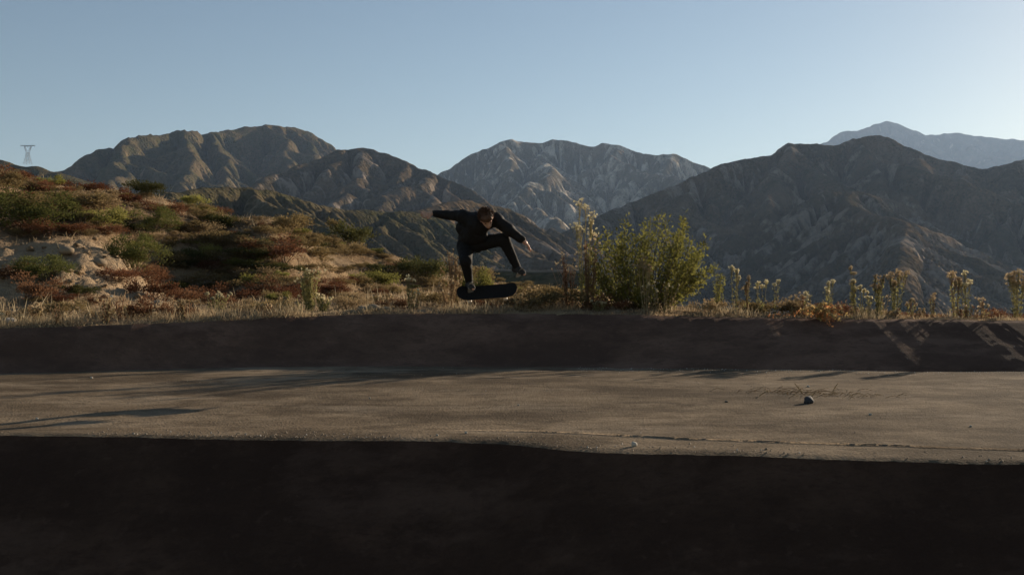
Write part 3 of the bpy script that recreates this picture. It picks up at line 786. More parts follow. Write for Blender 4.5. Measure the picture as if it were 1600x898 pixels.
def hanging():
    rng = np.random.default_rng(5); d = 16.95
    x0 = (1283 - CX) / F * d; z0 = float(z_crest(np.array([x0]))[0])
    root = tag(empty('hanging_plant', (x0, d, z0)), 'orange and yellow plant spilling over the crest onto the dark bank', 'plant')
    a = Geo(); b = Geo(); c = Geo()
    for k in range(70):
        T = np.array([rng.normal(.05, .26), -rng.uniform(.1, .62), -rng.uniform(-.24, .46)])
        if T[0] < -.1: T[2] = abs(T[2]) * .5
        t = np.linspace(0, 1, 6)[:, None]
        P = T * t + np.array([0, 0, .16]) * (t - t ** 2) * 2 + rng.normal(0, .012, (6, 3)) + [0, .15, .02]
        a.add(*tube(P, .006, .003, 3), 0)
        n = 26; tt = rng.uniform(.15, 1.03, n); C = np.stack([np.interp(tt, t[:, 0], P[:, i]) for i in range(3)], -1); u = rand_unit(n, rng); C += u * rng.uniform(.005, .04, n)[:, None]
        (b if rng.random() < .6 else c).add(*leaf_quads(C, rng.uniform(.03, .06, n), rng, 0, 1.7, u), 0)
    link('stalks', a.mesh('hanging_stalks', [REDSTALK]), root)
    link('leaves', b.mesh('hanging_leaves', [leaf_mat('orange_leaf', (.52, .32, .13), (.60, .46, .20), .45)]), root)
    link('red_leaves', c.mesh('hanging_red_leaves', [leaf_mat('red_orange_leaf', (.46, .16, .07), (.52, .26, .11), .45)]), root)
hanging()

# thin dry weeds that fill the row unevenly
for k in range(46):
    px = random.choice([random.uniform(1090, 1600), random.uniform(1230, 1420), random.uniform(520, 900), random.uniform(0, 520)])
    dd = (float(y_crest(np.array([(px - CX) / F * 17.5]))[0]) + random.uniform(.35, 1.5)) if px < 1100 else random.uniform(17.3, 18.6)
    side = 'left of the leafy column weed' if px < 480 else 'between the column weed and the skateboard' if px < 713 else 'between skateboard and leafy shrub' if px < 905 else 'right of the leafy shrub' if px < 1250 else 'in the row at the right end'
    weed('dry_weed', px, random.uniform(452, 484), random.uniform(10, 34), 'low thin dry weed ' + side, d=dd, stems=random.randint(3, 8), fl=random.randint(0, 3), leafy=random.randint(6, 22),
         leaf=random.choice([TAN, TAN, RUST]), flower=ORANGEFL, stalk=random.choice([STALK, REDSTALK, REDSTALK]), flz=.35, group='low dry weeds ' + side, seed=k)
for px, w_, h_, kd, lab in ((1110, 60, 26, 'tan', 'low tan bush at the right foot of the leafy shrub'), (1178, 70, 24, 'olive', 'low olive bush under the cream headed stalks'), (1240, 80, 30, 'tan', 'low tan bush left of the hanging orange plant'), (1300, 70, 26, 'rust', 'low reddish bush behind the hanging orange plant'),
                            (1358, 60, 18, 'tan', 'low tan bush in the row at right'), (1430, 80, 16, 'rust', 'flat reddish mat of scrub between the right weeds'), (1560, 70, 18, 'rust', 'flat reddish mat of scrub near the right edge'), (860, 80, 34, 'olive', 'low olive bush left of the leafy shrub'), (790, 60, 26, 'tan', 'low tan bush under the skateboard tail'), (950, 60, 24, 'rust', 'low reddish bush at the left foot of the leafy shrub')):
    place_shrub(kd, (px - CX) / F * 18.3, 18.3, w_ * 18.3 / F, h_ * 18.3 / F, lab)
for px, dv, kd, w_, lab in ((30, 1.4, 'tan', 62, 'low tan bush by the pale boulder at far left'), (95, 2.0, 'olive', 70, 'low olive bush on the crest below the cut slope'), (150, 1.2, 'tan', 46, 'low tan bush on the crest below the white stone'), (205, 1.8, 'olive', 60, 'low olive bush on the crest left of the red mound'),
                            (285, 1.3, 'rust', 50, 'low rust bush on the crest just left of the flat topped weed'), (375, 1.7, 'tan', 66, 'low tan bush on the crest just right of the flat topped weed'), (430, 1.1, 'olive', 54, 'low olive bush on the crest left of the leafy column'), (545, 1.3, 'tan', 60, 'low tan bush on the crest right of the leafy column'),
                            (610, 1.0, 'rust', 44, 'low rust bush on the crest left of the grey green stalk'), (675, 1.6, 'olive', 58, 'low olive bush on the crest right of the grey green stalk'), (755, 1.5, 'rust', 46, 'low rust bush on the crest under the skateboard'), (825, .9, 'tan', 50, 'low tan bush on the crest right of the skateboard')):
    yy = float(y_crest(np.array([(px - CX) / F * 17]))[0]) + dv
    place_shrub(kd, (px - CX) / F * yy, yy, w_ * yy / F, w_ * .42 * yy / F, lab)
# ---- grass
def grass(name, X, Y, hmin, hmax, width, mat, rng, label, lean=.35):
    n = len(X); Z = hill_h(X, Y) - .01
    a = rng.uniform(0, 6.28, n); h = rng.uniform(hmin, hmax, n) * rng.uniform(.5, 1.1, n) * np.clip(.85 + 1.7 * fbm(X * .8 + 11, Y * .8, 3), .3, 1.7)
    D = np.stack([rng.normal(0, lean, n), rng.normal(0, lean, n), np.ones(n)], -1) * h[:, None]
    S = np.stack([np.cos(a), np.sin(a), np.zeros(n)], -1) * (width * rng.uniform(.6, 1.3, n))[:, None]
    B = np.stack([X, Y, Z], -1)
    M = B + D * .55 + np.array([0, 0, 1]) * (h * .05)[:, None]
    V = np.stack([B - S, B + S, M + S * .8, B + D, M - S * .8], 1).reshape(-1, 3)
    i = np.arange(n)[:, None] * 5
    me = mesh_data(name, V, [i + np.array([[0, 1, 2, 4]]), i + np.array([[4, 2, 3]])], mat, smooth=False)
    return tag(link(name, me), label, 'grass', kind='stuff')
rng = np.random.default_rng(12)
n = 26000
X = rng.uniform(-10, 10, n); v = rng.gamma(1.6, .55, n) + .03; Y = y_crest(X) + v
den = fbm(X * .9, Y * .9 + 4, 3) + .22 + .25 * (X < 2.5)
k = rng.random(n) < np.clip(-.25 + den * 1.5, .02, 1); X, Y = X[k], Y[k]
grass('dry_grass', X, Y, .05, .20, .0045, STRAW, rng, 'straw coloured dry grass along the top of the bank')
n = 9000
X = rng.uniform(-10, 10, n); Y = y_crest(X) + rng.gamma(1.3, .25, n) - .03
grass('dry_grass', X, Y, .03, .10, .006, STRAW2, rng, 'short brown stubble at the lip of the bank', .8)
n = 90000
X = rng.uniform(-17, 3, n); Y = 16 + 42 * rng.random(n) ** 1.5; k = (Y - y_crest(X) > .8); X, Y = X[k], Y[k]
den = fbm(X * .35 + 30, Y * .35, 3); k = rng.random(len(X)) < np.clip(.45 + 2.0 * den, .04, 1) * (1 - .93 * np.clip(cut_mask(X, Y) * 1.6, 0, 1)); X, Y = X[k], Y[k]
grass('hillside_grass', X, Y, .05, .22, .008, STRAW2, rng, 'dry brown grass growing over the left hillside', .4)
n = 9000
X = rng.uniform(-17, 3, n); Y = 16 + 30 * rng.random(n) ** 1.4; k = (Y - y_crest(X) > .6); X, Y = X[k], Y[k]
den = fbm(X * .4 + 80, Y * .4, 3); k = rng.random(len(X)) < np.clip(.2 + 2.4 * den, .01, 1) * (1 - .93 * np.clip(cut_mask(X, Y) * 1.6, 0, 1)); X, Y = X[k], Y[k]
grass('hillside_grass', X, Y, .12, .34, .008, STRAW, rng, 'pale straw grass in patches at the foot of the left hillside', .35)
print('plants', time.time() - T0)
# ------------------------------------------------------------------ power pylon on the far ridge
STEEL = plain_mat('galvanised_steel', (.34, .36, .38), (.28, .30, .32), 2, .6, spec=.4)
def bars(pairs, r, k=4):
    G = Geo()
    for a, b in pairs: G.add(*tube(np.array([a, b], float), r, r, k))
    return G
def pylon():
    b = at(43.5, 256.5, 1200); s = 1200 / F
    root = tag(empty('power_pylon', b), 'grey steel lattice power pylon on the far left ridge', 'pylon')
    Z = [0, 5, 9.5, 13.5]; Wd = [3.6, 2.6, 1.8, 1.5]
    cor = lambda i: [np.array([sx * Wd[i], sy * Wd[i], Z[i]]) for sx, sy in ((-1, -1), (1, -1), (1, 1), (-1, 1))]
    for c in range(4):
        link('leg', bars([(cor(i)[c], cor(i + 1)[c]) for i in range(3)], .20).mesh('pylon_leg', [STEEL]), root)
    br = []
    for i in range(3):
        for c in range(4):
            br += [(cor(i)[c], cor(i + 1)[(c + 1) % 4]), (cor(i)[(c + 1) % 4], cor(i + 1)[c]), (cor(i + 1)[c], cor(i + 1)[(c + 1) % 4])]
    tag(link('lattice_bracing', bars(br, .10).mesh('pylon_bracing', [STEEL]), root), kind='stuff')
    for sg in (-1, 1):
        link('upper_arm', bars([((sg * 1.5, -1.2, 13.5), (sg * 4.2, -.6, 21)), ((sg * 1.5, 1.2, 13.5), (sg * 4.2, .6, 21)), ((sg * 1.5, -1.2, 13.5), (sg * 4.2, .6, 21)), ((sg * .3, 0, 14.5), (sg * 3.2, 0, 21))], .2).mesh('pylon_arm', [STEEL]), root)
    cb = [((-9, 0, 21.9), (9, 0, 21.9)), ((-9, 0, 21.9), (-4, -.8, 20.9)), ((9, 0, 21.9), (4, -.8, 20.9)), ((-4, -.8, 20.9), (4, -.8, 20.9)), ((-4, .8, 20.9), (4, .8, 20.9)), ((-4, .8, 20.9), (-9, 0, 21.9)), ((4, .8, 20.9), (9, 0, 21.9))]
    cb += [((x, -.8, 20.9), (x + 1.5, 0, 21.9)) for x in np.arange(-4, 4, 1.6)]
    link('cross_beam', bars(cb, .2).mesh('pylon_beam', [STEEL]), root)
    for x in (-8.2, 0, 8.2):
        link('insulator', bars([((x, 0, 21.5), (x, 0, 19.2))], .14).mesh('pylon_insulator', [STEEL]), root)
pylon()

# ------------------------------------------------------------------ stones, gravel, litter on the pavement
def pz(x, y): return float(pave_z(np.array([x]), np.array([y]))[0])
def stone_mesh(name, seed, mat, sub=2, rough=.22):
    import bmesh
    bm = bmesh.new(); bmesh.ops.create_icosphere(bm, subdivisions=sub, radius=.5)
    V = np.array([v.co[:] for v in bm.verts]); Fc = np.array([[v.index for v in f.verts] for f in bm.faces]); bm.free()
    o = seed * 3.7
    d = 1 + rough * 1.6 * fbm(V[:, 0] * 1.3 + o, V[:, 1] * 1.3 + V[:, 2] * 1.7, 3) + rough * .8 * perlin(V[:, 0] * 4 + o, V[:, 2] * 4 + V[:, 1] * 3)
    V = V * d[:, None]
    for k in range(5):
        nrm = rand_unit(1, np.random.default_rng(seed * 11 + k))[0]; q = V @ nrm; lim = .36
        V = V - np.maximum(q - lim, 0)[:, None] * nrm * .85
    V[:, 2] = np.maximum(V[:, 2], -.30)
    return mesh_data(name, V, [Fc], mat, smooth=False)
PALE = plain_mat('pale_stone', (.55, .50, .42), (.42, .37, .30), 12, .9, .4)
GREYST = plain_mat('grey_stone', (.042, .040, .042), (.075, .070, .072), 12, .8, .4)
BROWNST = plain_mat('brown_stone', (.22, .17, .12), (.30, .24, .17), 12, .9, .4)
ST_P = [stone_mesh('pale_stone_%d' % i, 10 + i, PALE) for i in range(4)]
ST_B = [stone_mesh('brown_stone_%d' % i, 20 + i, BROWNST) for i in range(3)]
ST_D = stone_mesh('dark_stone', 35, GREYST, 2, .34)
def on_pave(px, py):
    d = F * HC / (py - CY); return (px - CX) / F * d, d
def stone(px, py, wpx, me, label, hk=.75, group=None, name='stone'):
    x, y = on_pave(px, py); w = wpx / F * y
    o = link(name, me, loc=(x, y, pz(x, y) + .27 * w * hk)); o.scale = (w, w * .85, w * hk); o.rotation_euler = (0, 0, random.uniform(0, 6))
    return tag(o, label, 'stone', group)
stone(1264, 630, 21, ST_D, 'dark grey stone with a long shadow on the right of the pavement', .72)
stone(991, 697, 12, ST_P[0], 'white stone on the front edge of the pavement', .9)
stone(143, 593, 5, ST_P[1], 'small white stone near the back edge of the pavement at far left')
stone(58, 654, 5, ST_P[2], 'small white stone beside the shadow lines at far left')
stone(578, 622, 4, ST_P[3], 'tiny white stone in the middle of the pavement left of centre')
stone(810, 633, 4, ST_P[1], 'tiny white stone in the middle of the pavement under the skater')
stone(1360, 649, 6, ST_P[0], 'small white stone on the pavement right of the dark stone')
stone(1263, 603, 5, ST_P[2], 'small pale stone behind the dark stone')
stone(1517, 668, 5, ST_P[3], 'tiny pale stone near the right end of the pavement')
stone(728, 677, 6, ST_P[3], 'pale chip among the gravel on the front edge near the middle')
stone(683, 681, 5, ST_P[1], 'small pale chip among the gravel on the front edge, left of the middle chip')
stone(1197, 703, 6, ST_B[1], 'brown chip on the front strip beyond the crack')
stone(1135, 628, 6, ST_B[0], 'brown pebble left of the dark stone')
def loose(name, n, fx, mat, label, smin, smax, seed):
    rng = np.random.default_rng(seed)
    X, Y = fx(rng, n); n = len(X)
    Z = pave_z(X, Y); S = smin + (smax - smin) * rng.random(n) ** 3
    base = np.array([(1, 0, 0), (-.5, .87, 0), (-.5, -.87, 0), (0, 0, 1.2), (.3, .4, .8)])
    V = base[None] * S[:, None, None] * rng.uniform(.5, 1.2, (n, 5, 3)); a = rng.uniform(0, 6.28, n)
    c, s = np.cos(a)[:, None], np.sin(a)[:, None]
    V = np.stack([V[..., 0] * c - V[..., 1] * s, V[..., 0] * s + V[..., 1] * c, V[..., 2]], -1) + np.stack([X, Y, Z - .002], -1)[:, None]
    i = np.arange(n)[:, None] * 5
    tris = np.concatenate([i + np.array([t]) for t in ((0, 1, 4), (1, 3, 4), (4, 3, 0), (1, 2, 3), (2, 0, 3))])
    return tag(link(name, mesh_data(name, V.reshape(-1, 3), [tris], mat, smooth=False)), label, 'gravel', kind='stuff')
def fx_edge(rng, n):
    X = rng.uniform(-6, 5, n); v = rng.gamma(1.2, .14, n)
    k = rng.random(n) < np.clip(.35 + fbm(X * .9, X * 0 + 2, 3) * 1.5 + .6 * np.exp(-((X + 2.4) / 1.2) ** 2) + .3 * np.exp(-((X + .4) / .8) ** 2), .03, 1)
    X, v = X[k], v[k]; return X, y_edge(X) + .03 + v
def fx_all(rng, n):
    X = rng.uniform(-8, 8, n); t = rng.random(n); Y = y_edge(X) + .05 + (y_base(X) - y_edge(X)) * t
    k = rng.random(n) < np.clip(.3 + fbm(X * .5, Y * .8, 3) * 1.4, .03, 1); return X[k], Y[k]
def fx_base(rng, n):
    X = rng.uniform(1.0, 8.5, n); Y = y_base(X) - rng.gamma(1.2, .22, n); return X, Y
loose('gravel', 2600, fx_edge, BROWNST, 'loose brown gravel strewn along the front edge of the pavement', .003, .014, 1)
loose('gravel', 260, fx_edge, PALE, 'pale gravel chips strewn along the front edge of the pavement', .003, .013, 2)
loose('gravel', 5200, fx_all, BROWNST, 'fine brown grit scattered over the pavement', .003, .011, 3)
loose('gravel', 380, fx_all, PALE, 'fine pale grit scattered over the pavement', .003, .012, 4)
loose('gravel', 900, fx_base, PALE, 'pale crumbs along the foot of the bank at right', .003, .014, 5)
def twigs(name, n, cx, cy, sx, sy, mat, label, seed, lmin, lmax, lift=.05):
    rng = np.random.default_rng(seed); G = Geo()
    for k in range(n):
        x = cx + rng.normal(0, sx); y = cy + rng.normal(0, sy); a = rng.normal(0, .8); L = rng.uniform(lmin, lmax); z = pz(x, y)
        d = np.array([math.cos(a), math.sin(a), 0]) * L
        P = np.array([(x, y, z + .004), (x, y, z + .02 + rng.uniform(0, lift)) + d * .5, (x, y, z + .006 + rng.uniform(0, lift)) + d])
        G.add(*tube(P, .0028, .0018, 3))
    return tag(link(name, G.mesh(name, [mat])), label, 'twigs', kind='stuff')
x, y = on_pave(1232, 612)
twigs('dry_twigs', 70, x, y, .30, .22, leaf_mat('orange_needles', (.40, .25, .13), (.48, .33, .19), .2), 'orange dry needles and twigs lying behind the dark stone', 3, .05, .20, .02)
x, y = on_pave(1300, 618)
twigs('dry_twigs', 50, x, y, .35, .12, STRAW, 'pale straw bits lying right of the dark stone', 4, .05, .16, .02)
def stick(px, py, L, ang, label, lift=.06):
    x, y = on_pave(px, py) if py > 520 else (0, 0)
    z = pz(x, y); d = np.array([math.cos(ang), .2, math.sin(ang)]) * L; G = Geo()
    G.add(*tube(np.array([[0, 0, .004], d * .5 + [0, .02, .006], d]), .007, .004, 5))
    G.add(*tube(np.array([d * .45, d * .6 + np.array([.02, .02, .03])]), .004, .002, 4))
    tag(link('stick', G.mesh('stick', [STRAW]), loc=(x, y, z)), label, 'stick')
stick(1186, 619, .13, .5, 'pale stick leaning at the left end of the orange needles')
stick(1301, 613, .13, 1.0, 'pale stick poking up right of the dark stone')
stick(1254, 614, .14, 2.2, 'pale stick leaning just behind the dark stone')
# stones on the hillside foot
TANST = plain_mat('tan_stone', (.30, .23, .15), (.22, .165, .11), 6, .9, .4)
ST_T = [stone_mesh('tan_stone_%d' % i, 60 + i, TANST) for i in range(4)]
for px, py, w, me, lab in ((14, 506, 24, ST_P[0], 'pale boulder at the far left end of the crest'), (174, 464, 7, ST_P[2], 'bright white stone on the slope left of the red mound'), (262, 452, 22, ST_T[3], 'pale boulder below the round green shrub'),
                           (245, 480, 30, ST_T[1], 'tan boulder above the rust red mound'), (566, 487, 20, ST_T[2], 'left brown rock of three on the crest left of the skater'), (584, 487, 24, ST_T[0], 'middle brown rock of three on the crest left of the skater'), (604, 487, 16, ST_T[3], 'right brown rock of three on the crest left of the skater'), (155, 415, 24, ST_T[0], 'brown rock in the pale cut face'), (105, 400, 26, ST_T[2], 'tan rock jutting from the pale cut face')):
    p = hit(px, py) or (at(px, py, 17)[0], 17.0, 0)
    w = w * p[1] / F
    o = link('rock', me, loc=(p[0], p[1], hill_z(p[0], p[1]) + .1 * w)); o.scale = (w, w, w * .6); o.rotation_euler = (0, 0, random.uniform(0, 6)); tag(o, lab, 'rock')
n = 0
CHK = [stone_mesh('clod_%d' % i, 40 + i, SOIL, 1, .3) for i in range(3)]
while n < 90:
    px, py = random.uniform(0, 230), random.uniform(366, 470)
    p = hit(px, py)
    if p is None or cut_mask(p[0], p[1]) < .3: continue
    w = .05 + .22 * random.random() ** 2
    o = link('soil_clod', random.choice(CHK), loc=(p[0], p[1], hill_z(p[0], p[1]))); o.scale = (w * 1.2, w, w * random.uniform(.6, 1)); o.rotation_euler = (random.uniform(-.4, .4), random.uniform(-.4, .4), random.uniform(0, 6))
    tag(o, 'clod of tan earth on the bare cut slope at left', 'clod', 'clods of earth on the cut slope'); n += 1
# branch lying on the lip
G = Geo(); b = at(878, 491, 17.35); b[2] = hill_z(b[0], b[1]) + .01
G.add(*tube(np.array([[-.09, 0, 0], [0, .01, .012], [.09, .02, .05]]), .008, .005, 5)); G.add(*tube(np.array([[0, .01, .012], [.05, -.02, .02]]), .005, .003, 4))
tag(link('stick', G.mesh('stick', [STRAW]), loc=b), 'pale stick lying on the crest below the leafy shrub', 'stick')
# root in the bank with its crack
def bank_z(x, y):
    t = np.clip((y - y_base(x)) / (y_crest(x) - y_base(x)), 0, 1); return z_crest(x) * (0.35 * t ** 1.7 + 0.65 * sstep(0, 1.02, t))

# far road in the valley, a pale bench on the low hill
road_m = plain_mat('pale_dirt_road', (.15, .125, .095), (.12, .10, .075), .3)
rp = np.array([at(690, 419, 330), at(740, 420, 320), at(790, 422, 312), at(840, 424, 306), at(895, 424, 300), at(940, 424, 296)])
rp = resample(rp, 4.0); rp[:, 2] += 1.4 * fbm(rp[:, 0] * .03, rp[:, 0] * 0 + 3, 3); off = np.array([0, 5.0, .3]); down = np.array([0, -.3, -.45])
rv = np.concatenate([rp + off, rp, rp + down]); nr = len(rp); 
sl = np.concatenate([rp + down + np.array([0, -k * 7.0, -k * 3.4]) + np.stack([0 * rp[:, 0], 0 * rp[:, 0], 1.2 * k * fbm(rp[:, 0] * .06, rp[:, 0] * 0 + k * .8, 3)], -1) * (k > 0) for k in range(8)])
tag(link('road_bank', mesh_data('road_bank', sl, [grid_quads(8, nr)], HILL_G)), 'scrubby slope below the dirt road behind the skater', 'slope', kind='structure')
tag(link('dirt_road', mesh_data('dirt_road', rv, [grid_quads(3, nr)], road_m)), 'pale dirt road cut along the foot of the hill behind the skater', 'road', kind='structure')
# ------------------------------------------------------------------ skater
def surface_nets(f, lo, h):
    """surface of f=0 (negative inside) on a regular grid -> verts, quads"""
    s = f < 0
    nx, ny, nz = f.shape
    acc = np.zeros((nx - 1, ny - 1, nz - 1, 3)); cnt = np.zeros((nx - 1, ny - 1, nz - 1))
    for ax in range(3):
        for a in (0, 1):
            for b in (0, 1):
                sl0 = [None] * 3; o = [q for q in range(3) if q != ax]
                sl0[o[0]] = slice(a, a + f.shape[o[0]] - 1); sl0[o[1]] = slice(b, b + f.shape[o[1]] - 1)
                s0 = list(sl0); s1 = list(sl0); s0[ax] = slice(0, f.shape[ax] - 1); s1[ax] = slice(1, f.shape[ax])
                f0, f1 = f[tuple(s0)], f[tuple(s1)]
                c = (f0 < 0) != (f1 < 0)
                t = np.where(c, f0 / np.where(c, f0 - f1, 1), 0)
                acc[..., ax] += np.where(c, t, 0); acc[..., o[0]] += np.where(c, a, 0); acc[..., o[1]] += np.where(c, b, 0)
                cnt += c
    act = cnt > 0
    ids = np.full(act.shape, -1); ids[act] = np.arange(act.sum())
    I = np.argwhere(act)
    V = lo + h * (I + acc[act] / cnt[act][:, None])
    Q = []
    for ax in range(3):
        o = [(ax + 1) % 3, (ax + 2) % 3]
        s0 = [slice(None)] * 3; s1 = [slice(None)] * 3; s0[ax] = slice(0, -1); s1[ax] = slice(1, None)
        c = s[tuple(s0)] != s[tuple(s1)]; inside = s[tuple(s0)]
        E = np.argwhere(c)
        ok = (E[:, o[0]] > 0) & (E[:, o[1]] > 0) & (E[:, o[0]] < f.shape[o[0]] - 1) & (E[:, o[1]] < f.shape[o[1]] - 1); E = E[ok]
        ins = inside[tuple(E.T)]
        def cell(d0, d1):
            e = E.copy(); e[:, o[0]] -= d0; e[:, o[1]] -= d1; return ids[tuple(e.T)]
        q = np.stack([cell(1, 1), cell(0, 1), cell(0, 0), cell(1, 0)], -1)
        q[~ins] = q[~ins][:, ::-1]; Q.append(q)
    Q = np.concatenate(Q); Q = Q[(Q >= 0).all(1)]
    return V, Q
def sdf_mesh(prims, h, k, noise=0.0, nscale=14.0, cut=None):
    """prims: ('c', a, b, ra, rb) tapered capsules or ('e', centre, radii, R)"""
    P = np.concatenate([np.array([p[1], p[2]]) if p[0] == 'c' else np.array([p[1] - max(p[2]), p[1] + max(p[2])]) for p in prims])
    m = max([max(p[3], p[4]) for p in prims if p[0] == 'c'] + [0.0]) + .05
    lo = P.min(0) - m; n = np.ceil((P.max(0) + m - lo) / h).astype(int) + 1
    g = [lo[i] + h * np.arange(n[i]) for i in range(3)]
    X = np.stack(np.meshgrid(*g, indexing='ij'), -1)
    f = None
    for p in prims:
        if p[0] == 'c':
            a, b = np.asarray(p[1]), np.asarray(p[2]); d = b - a
            t = np.clip(((X - a) @ d) / (d @ d + 1e-12), 0, 1)
            q = np.linalg.norm(X - a - t[..., None] * d, axis=-1) - (p[3] + t * (p[4] - p[3]))
        else:
            L = (X - p[1]) @ p[3]; r = np.asarray(p[2])
            k0 = np.linalg.norm(L / r, axis=-1); k1 = np.linalg.norm(L / r ** 2, axis=-1) + 1e-9
            q = k0 * (k0 - 1) / k1
        f = q if f is None else np.minimum(f, q) - np.maximum(k - np.abs(f - q), 0) ** 2 / (4 * k)
    if noise:
        f = f + noise * (perlin(X[..., 0] * nscale + X[..., 2] * nscale * .8, X[..., 1] * nscale + X[..., 2] * nscale * .55) + .6 * perlin(X[..., 0] * nscale * 2 - X[..., 1] * nscale, X[..., 2] * nscale * 2.3))
    if cut is not None:
        for (c, nrm) in cut: f = np.maximum(f, (X - np.asarray(c)) @ np.asarray(nrm))
    return surface_nets(f, lo, h)

SK = 13.4
def J(px, py, dy=0.0): return at(px, py, SK + dy)
def C(a, b, ra, rb): return ('c', a, b, ra, rb)
ORG = J(742, 440); ORG[2] = J(740, 452)[2]
SKIN = plain_mat('skin', (.62, .37, .26), (.54, .30, .20), 30, .5, .05, .4, Subsurface_Weight=.35, Subsurface_Scale=.02)
JACK = plain_mat('black_jacket_cloth', (.016, .013, .011), (.010, .008, .007), 40, .8, .3, .25)
TROU = plain_mat('black_trouser_cloth', (.011, .009, .008), (.017, .014, .012), 60, .85, .3, .2)
SHOE = plain_mat('dark_suede_shoe', (.030, .027, .026), (.045, .040, .038), 50, .8, .1, .2)
SOLE = plain_mat('pale_rubber_sole', (.42, .40, .36), (.34, .32, .29), 30, .7)
HAIR = plain_mat('brown_hair', (.13, .062, .030), (.075, .034, .016), 90, .55, .6, .3)
EYE = plain_mat('dark_eye', (.02, .015, .012), (.03, .02, .015), 10, .2)

pelvis = J(733, 379, .14); spine = J(738, 366, .03); chest = J(748, 349, -.11); neck = J(757, 340, -.20)
headc = J(760, 341, -.31)
shL = J(724, 338, -.08); elL = J(700, 336, .06); wrL = J(675, 333.5, .02)
shR = J(775, 344, -.14); elR = J(796, 360, -.20); wrR = J(818, 376.5, -.16)
hipL = J(727, 384, .13); knL = J(728, 408, -.20); anL = J(733.5, 441, .02)
hipR = J(742, 381, .10); knR = J(787, 374, -.10); anR = J(808, 418, .03)
toeL = J(739, 451, -.16); heelL = J(733, 447, .07)
toeR = J(818.5, 428, -.10); heelR = J(806, 423, .08)
# head frame: the crown leans to the viewer, the face looks down and to the right
fwd = np.array([.28, -.52, -.80]); fwd /= np.linalg.norm(fwd)
upv = np.array([-.10, -.80, .58]); upv -= fwd * (upv @ fwd); upv /= np.linalg.norm(upv)
rgt = np.cross(fwd, upv)
HF = np.stack([rgt, fwd, upv], -1)      # columns: right, forward, up
def hp(r, f_, u): return headc + HF @ np.array([r, f_, u])
def fingers(wr, tip, thumb_side, spreadv):
    d = tip - wr; L = np.linalg.norm(d); d = d / L
    side = thumb_side - d * (thumb_side @ d); side /= np.linalg.norm(side)
    nrm = np.cross(d, side)
    palm = [C(wr, wr + d * .035, .026, .030), C(wr + d * .03 + side * .022, wr + d * .085 + side * .028, .018, .015), C(wr + d * .03 - side * .018, wr + d * .08 - side * .026, .018, .014), C(wr + d * .03, wr + d * .085, .02, .015)]
    fg = []
    for k, (o, ln) in enumerate(((.030, .072), (.010, .082), (-.010, .076), (-.028, .060))):
        b = wr + d * .082 + side * o; e = d + side * o * spreadv
        p1 = b + e * ln * .45 + nrm * .006; p2 = p1 + (e * .85 + nrm * .35) * ln * .32; p3 = p2 + (e * .6 + nrm * .6) * ln * .26
        fg += [C(b, p1, .0098, .0090), C(p1, p2, .0090, .0082), C(p2, p3, .0082, .0070)]
    b = wr + d * .03 + side * .026; p1 = b + (d * .6 + side * .75) * .036; p2 = p1 + (d * .9 + side * .3) * .032
    fg += [C(b, p1, .014, .0115), C(p1, p2, .0115, .009)]
    return palm + fg
def join(parts):
    V = []; Q = []; n = 0
    for v, q in parts: V.append(v - ORG); Q.append(q + n); n += len(v)
    return np.concatenate(V), np.concatenate(Q)
body_pr = [C(pelvis, spine, .11, .105), C(spine, chest, .105, .12), C(chest, neck, .11, .06), C(chest, shL, .085, .06), C(chest, shR, .085, .06),
           C(shL, elL, .048, .037), C(elL, wrL, .036, .024), C(shR, elR, .048, .037), C(elR, wrR, .036, .024),
           C(pelvis, hipL, .10, .085), C(pelvis, hipR, .10, .085), C(hipL, knL, .078, .052), C(knL, anL, .050, .034), C(hipR, knR, .078, .052), C(knR, anR, .050, .034),
           C(anL, toeL, .034, .022), C(anR, toeR, .034, .022),
           C(neck, hp(0, -.01, -.06), .058, .056), ('e', hp(0, -.006, .015), (.076, .096, .105), HF), ('e', hp(0, .028, -.055), (.056, .066, .062), HF),
           C(hp(0, .088, .012), hp(0, .112, -.028), .010, .015), C(hp(-.024, .088, -.066), hp(.024, .088, -.066), .008, .008), C(hp(0, .076, -.098), hp(0, .082, -.092), .02, .018),
           C(hp(-.034, .082, .03), hp(.034, .082, .03), .012, .012), ('e', hp(-.078, -.005, -.008), (.012, .022, .033), HF), ('e', hp(.078, -.005, -.008), (.012, .022, .033), HF)]
hL = fingers(wrL, J(652, 339, -.04), np.array([.1, -.5, -.8]), 6.0)
hR = fingers(wrR, J(833, 392, -.12), np.array([-.2, -.9, .2]), 5.0)
bv, bq = join([sdf_mesh(body_pr, .009, .022), sdf_mesh(hL, .0038, .008), sdf_mesh(hR, .0038, .008)])
person = link('person', mesh_data('person_body', bv, [bq], SKIN), loc=ORG)
tag(person, 'person in black jacket and trousers jumping with arms spread, looking down at a skateboard', 'person')
def child(name, parts, mat, cut=None):
    v, q = join(parts); return link(name, mesh_data('person_' + name, v, [q], mat), person)
cutL = wrL + (wrL - elL) / np.linalg.norm(wrL - elL) * .005; cutR = wrR + (wrR - elR) / np.linalg.norm(wrR - elR) * .0
jk = [C(pelvis + [0, -.02, .04], spine, .145, .152), C(spine, chest, .152, .155), C(chest, neck + [0, .03, -.01], .13, .085), C(chest, shL, .125, .085), C(chest, shR, .12, .085),
      C(shL, elL, .076, .060), C(elL, cutL + (elL - wrL) * .24, .060, .046), C(shR, elR, .082, .072), C(elR, cutR - (wrR - elR) * .22, .072, .062), C(spine, J(722, 356, 0), .12, .08), C(spine, J(752, 370, -.06), .12, .08)]
dL = (wrL - elL) / np.linalg.norm(wrL - elL); dR = (wrR - elR) / np.linalg.norm(wrR - elR)
v, q = sdf_mesh(jk, .010, .040, .018, 10.0)
jk_mesh = child('jacket', [(v, q)], JACK)
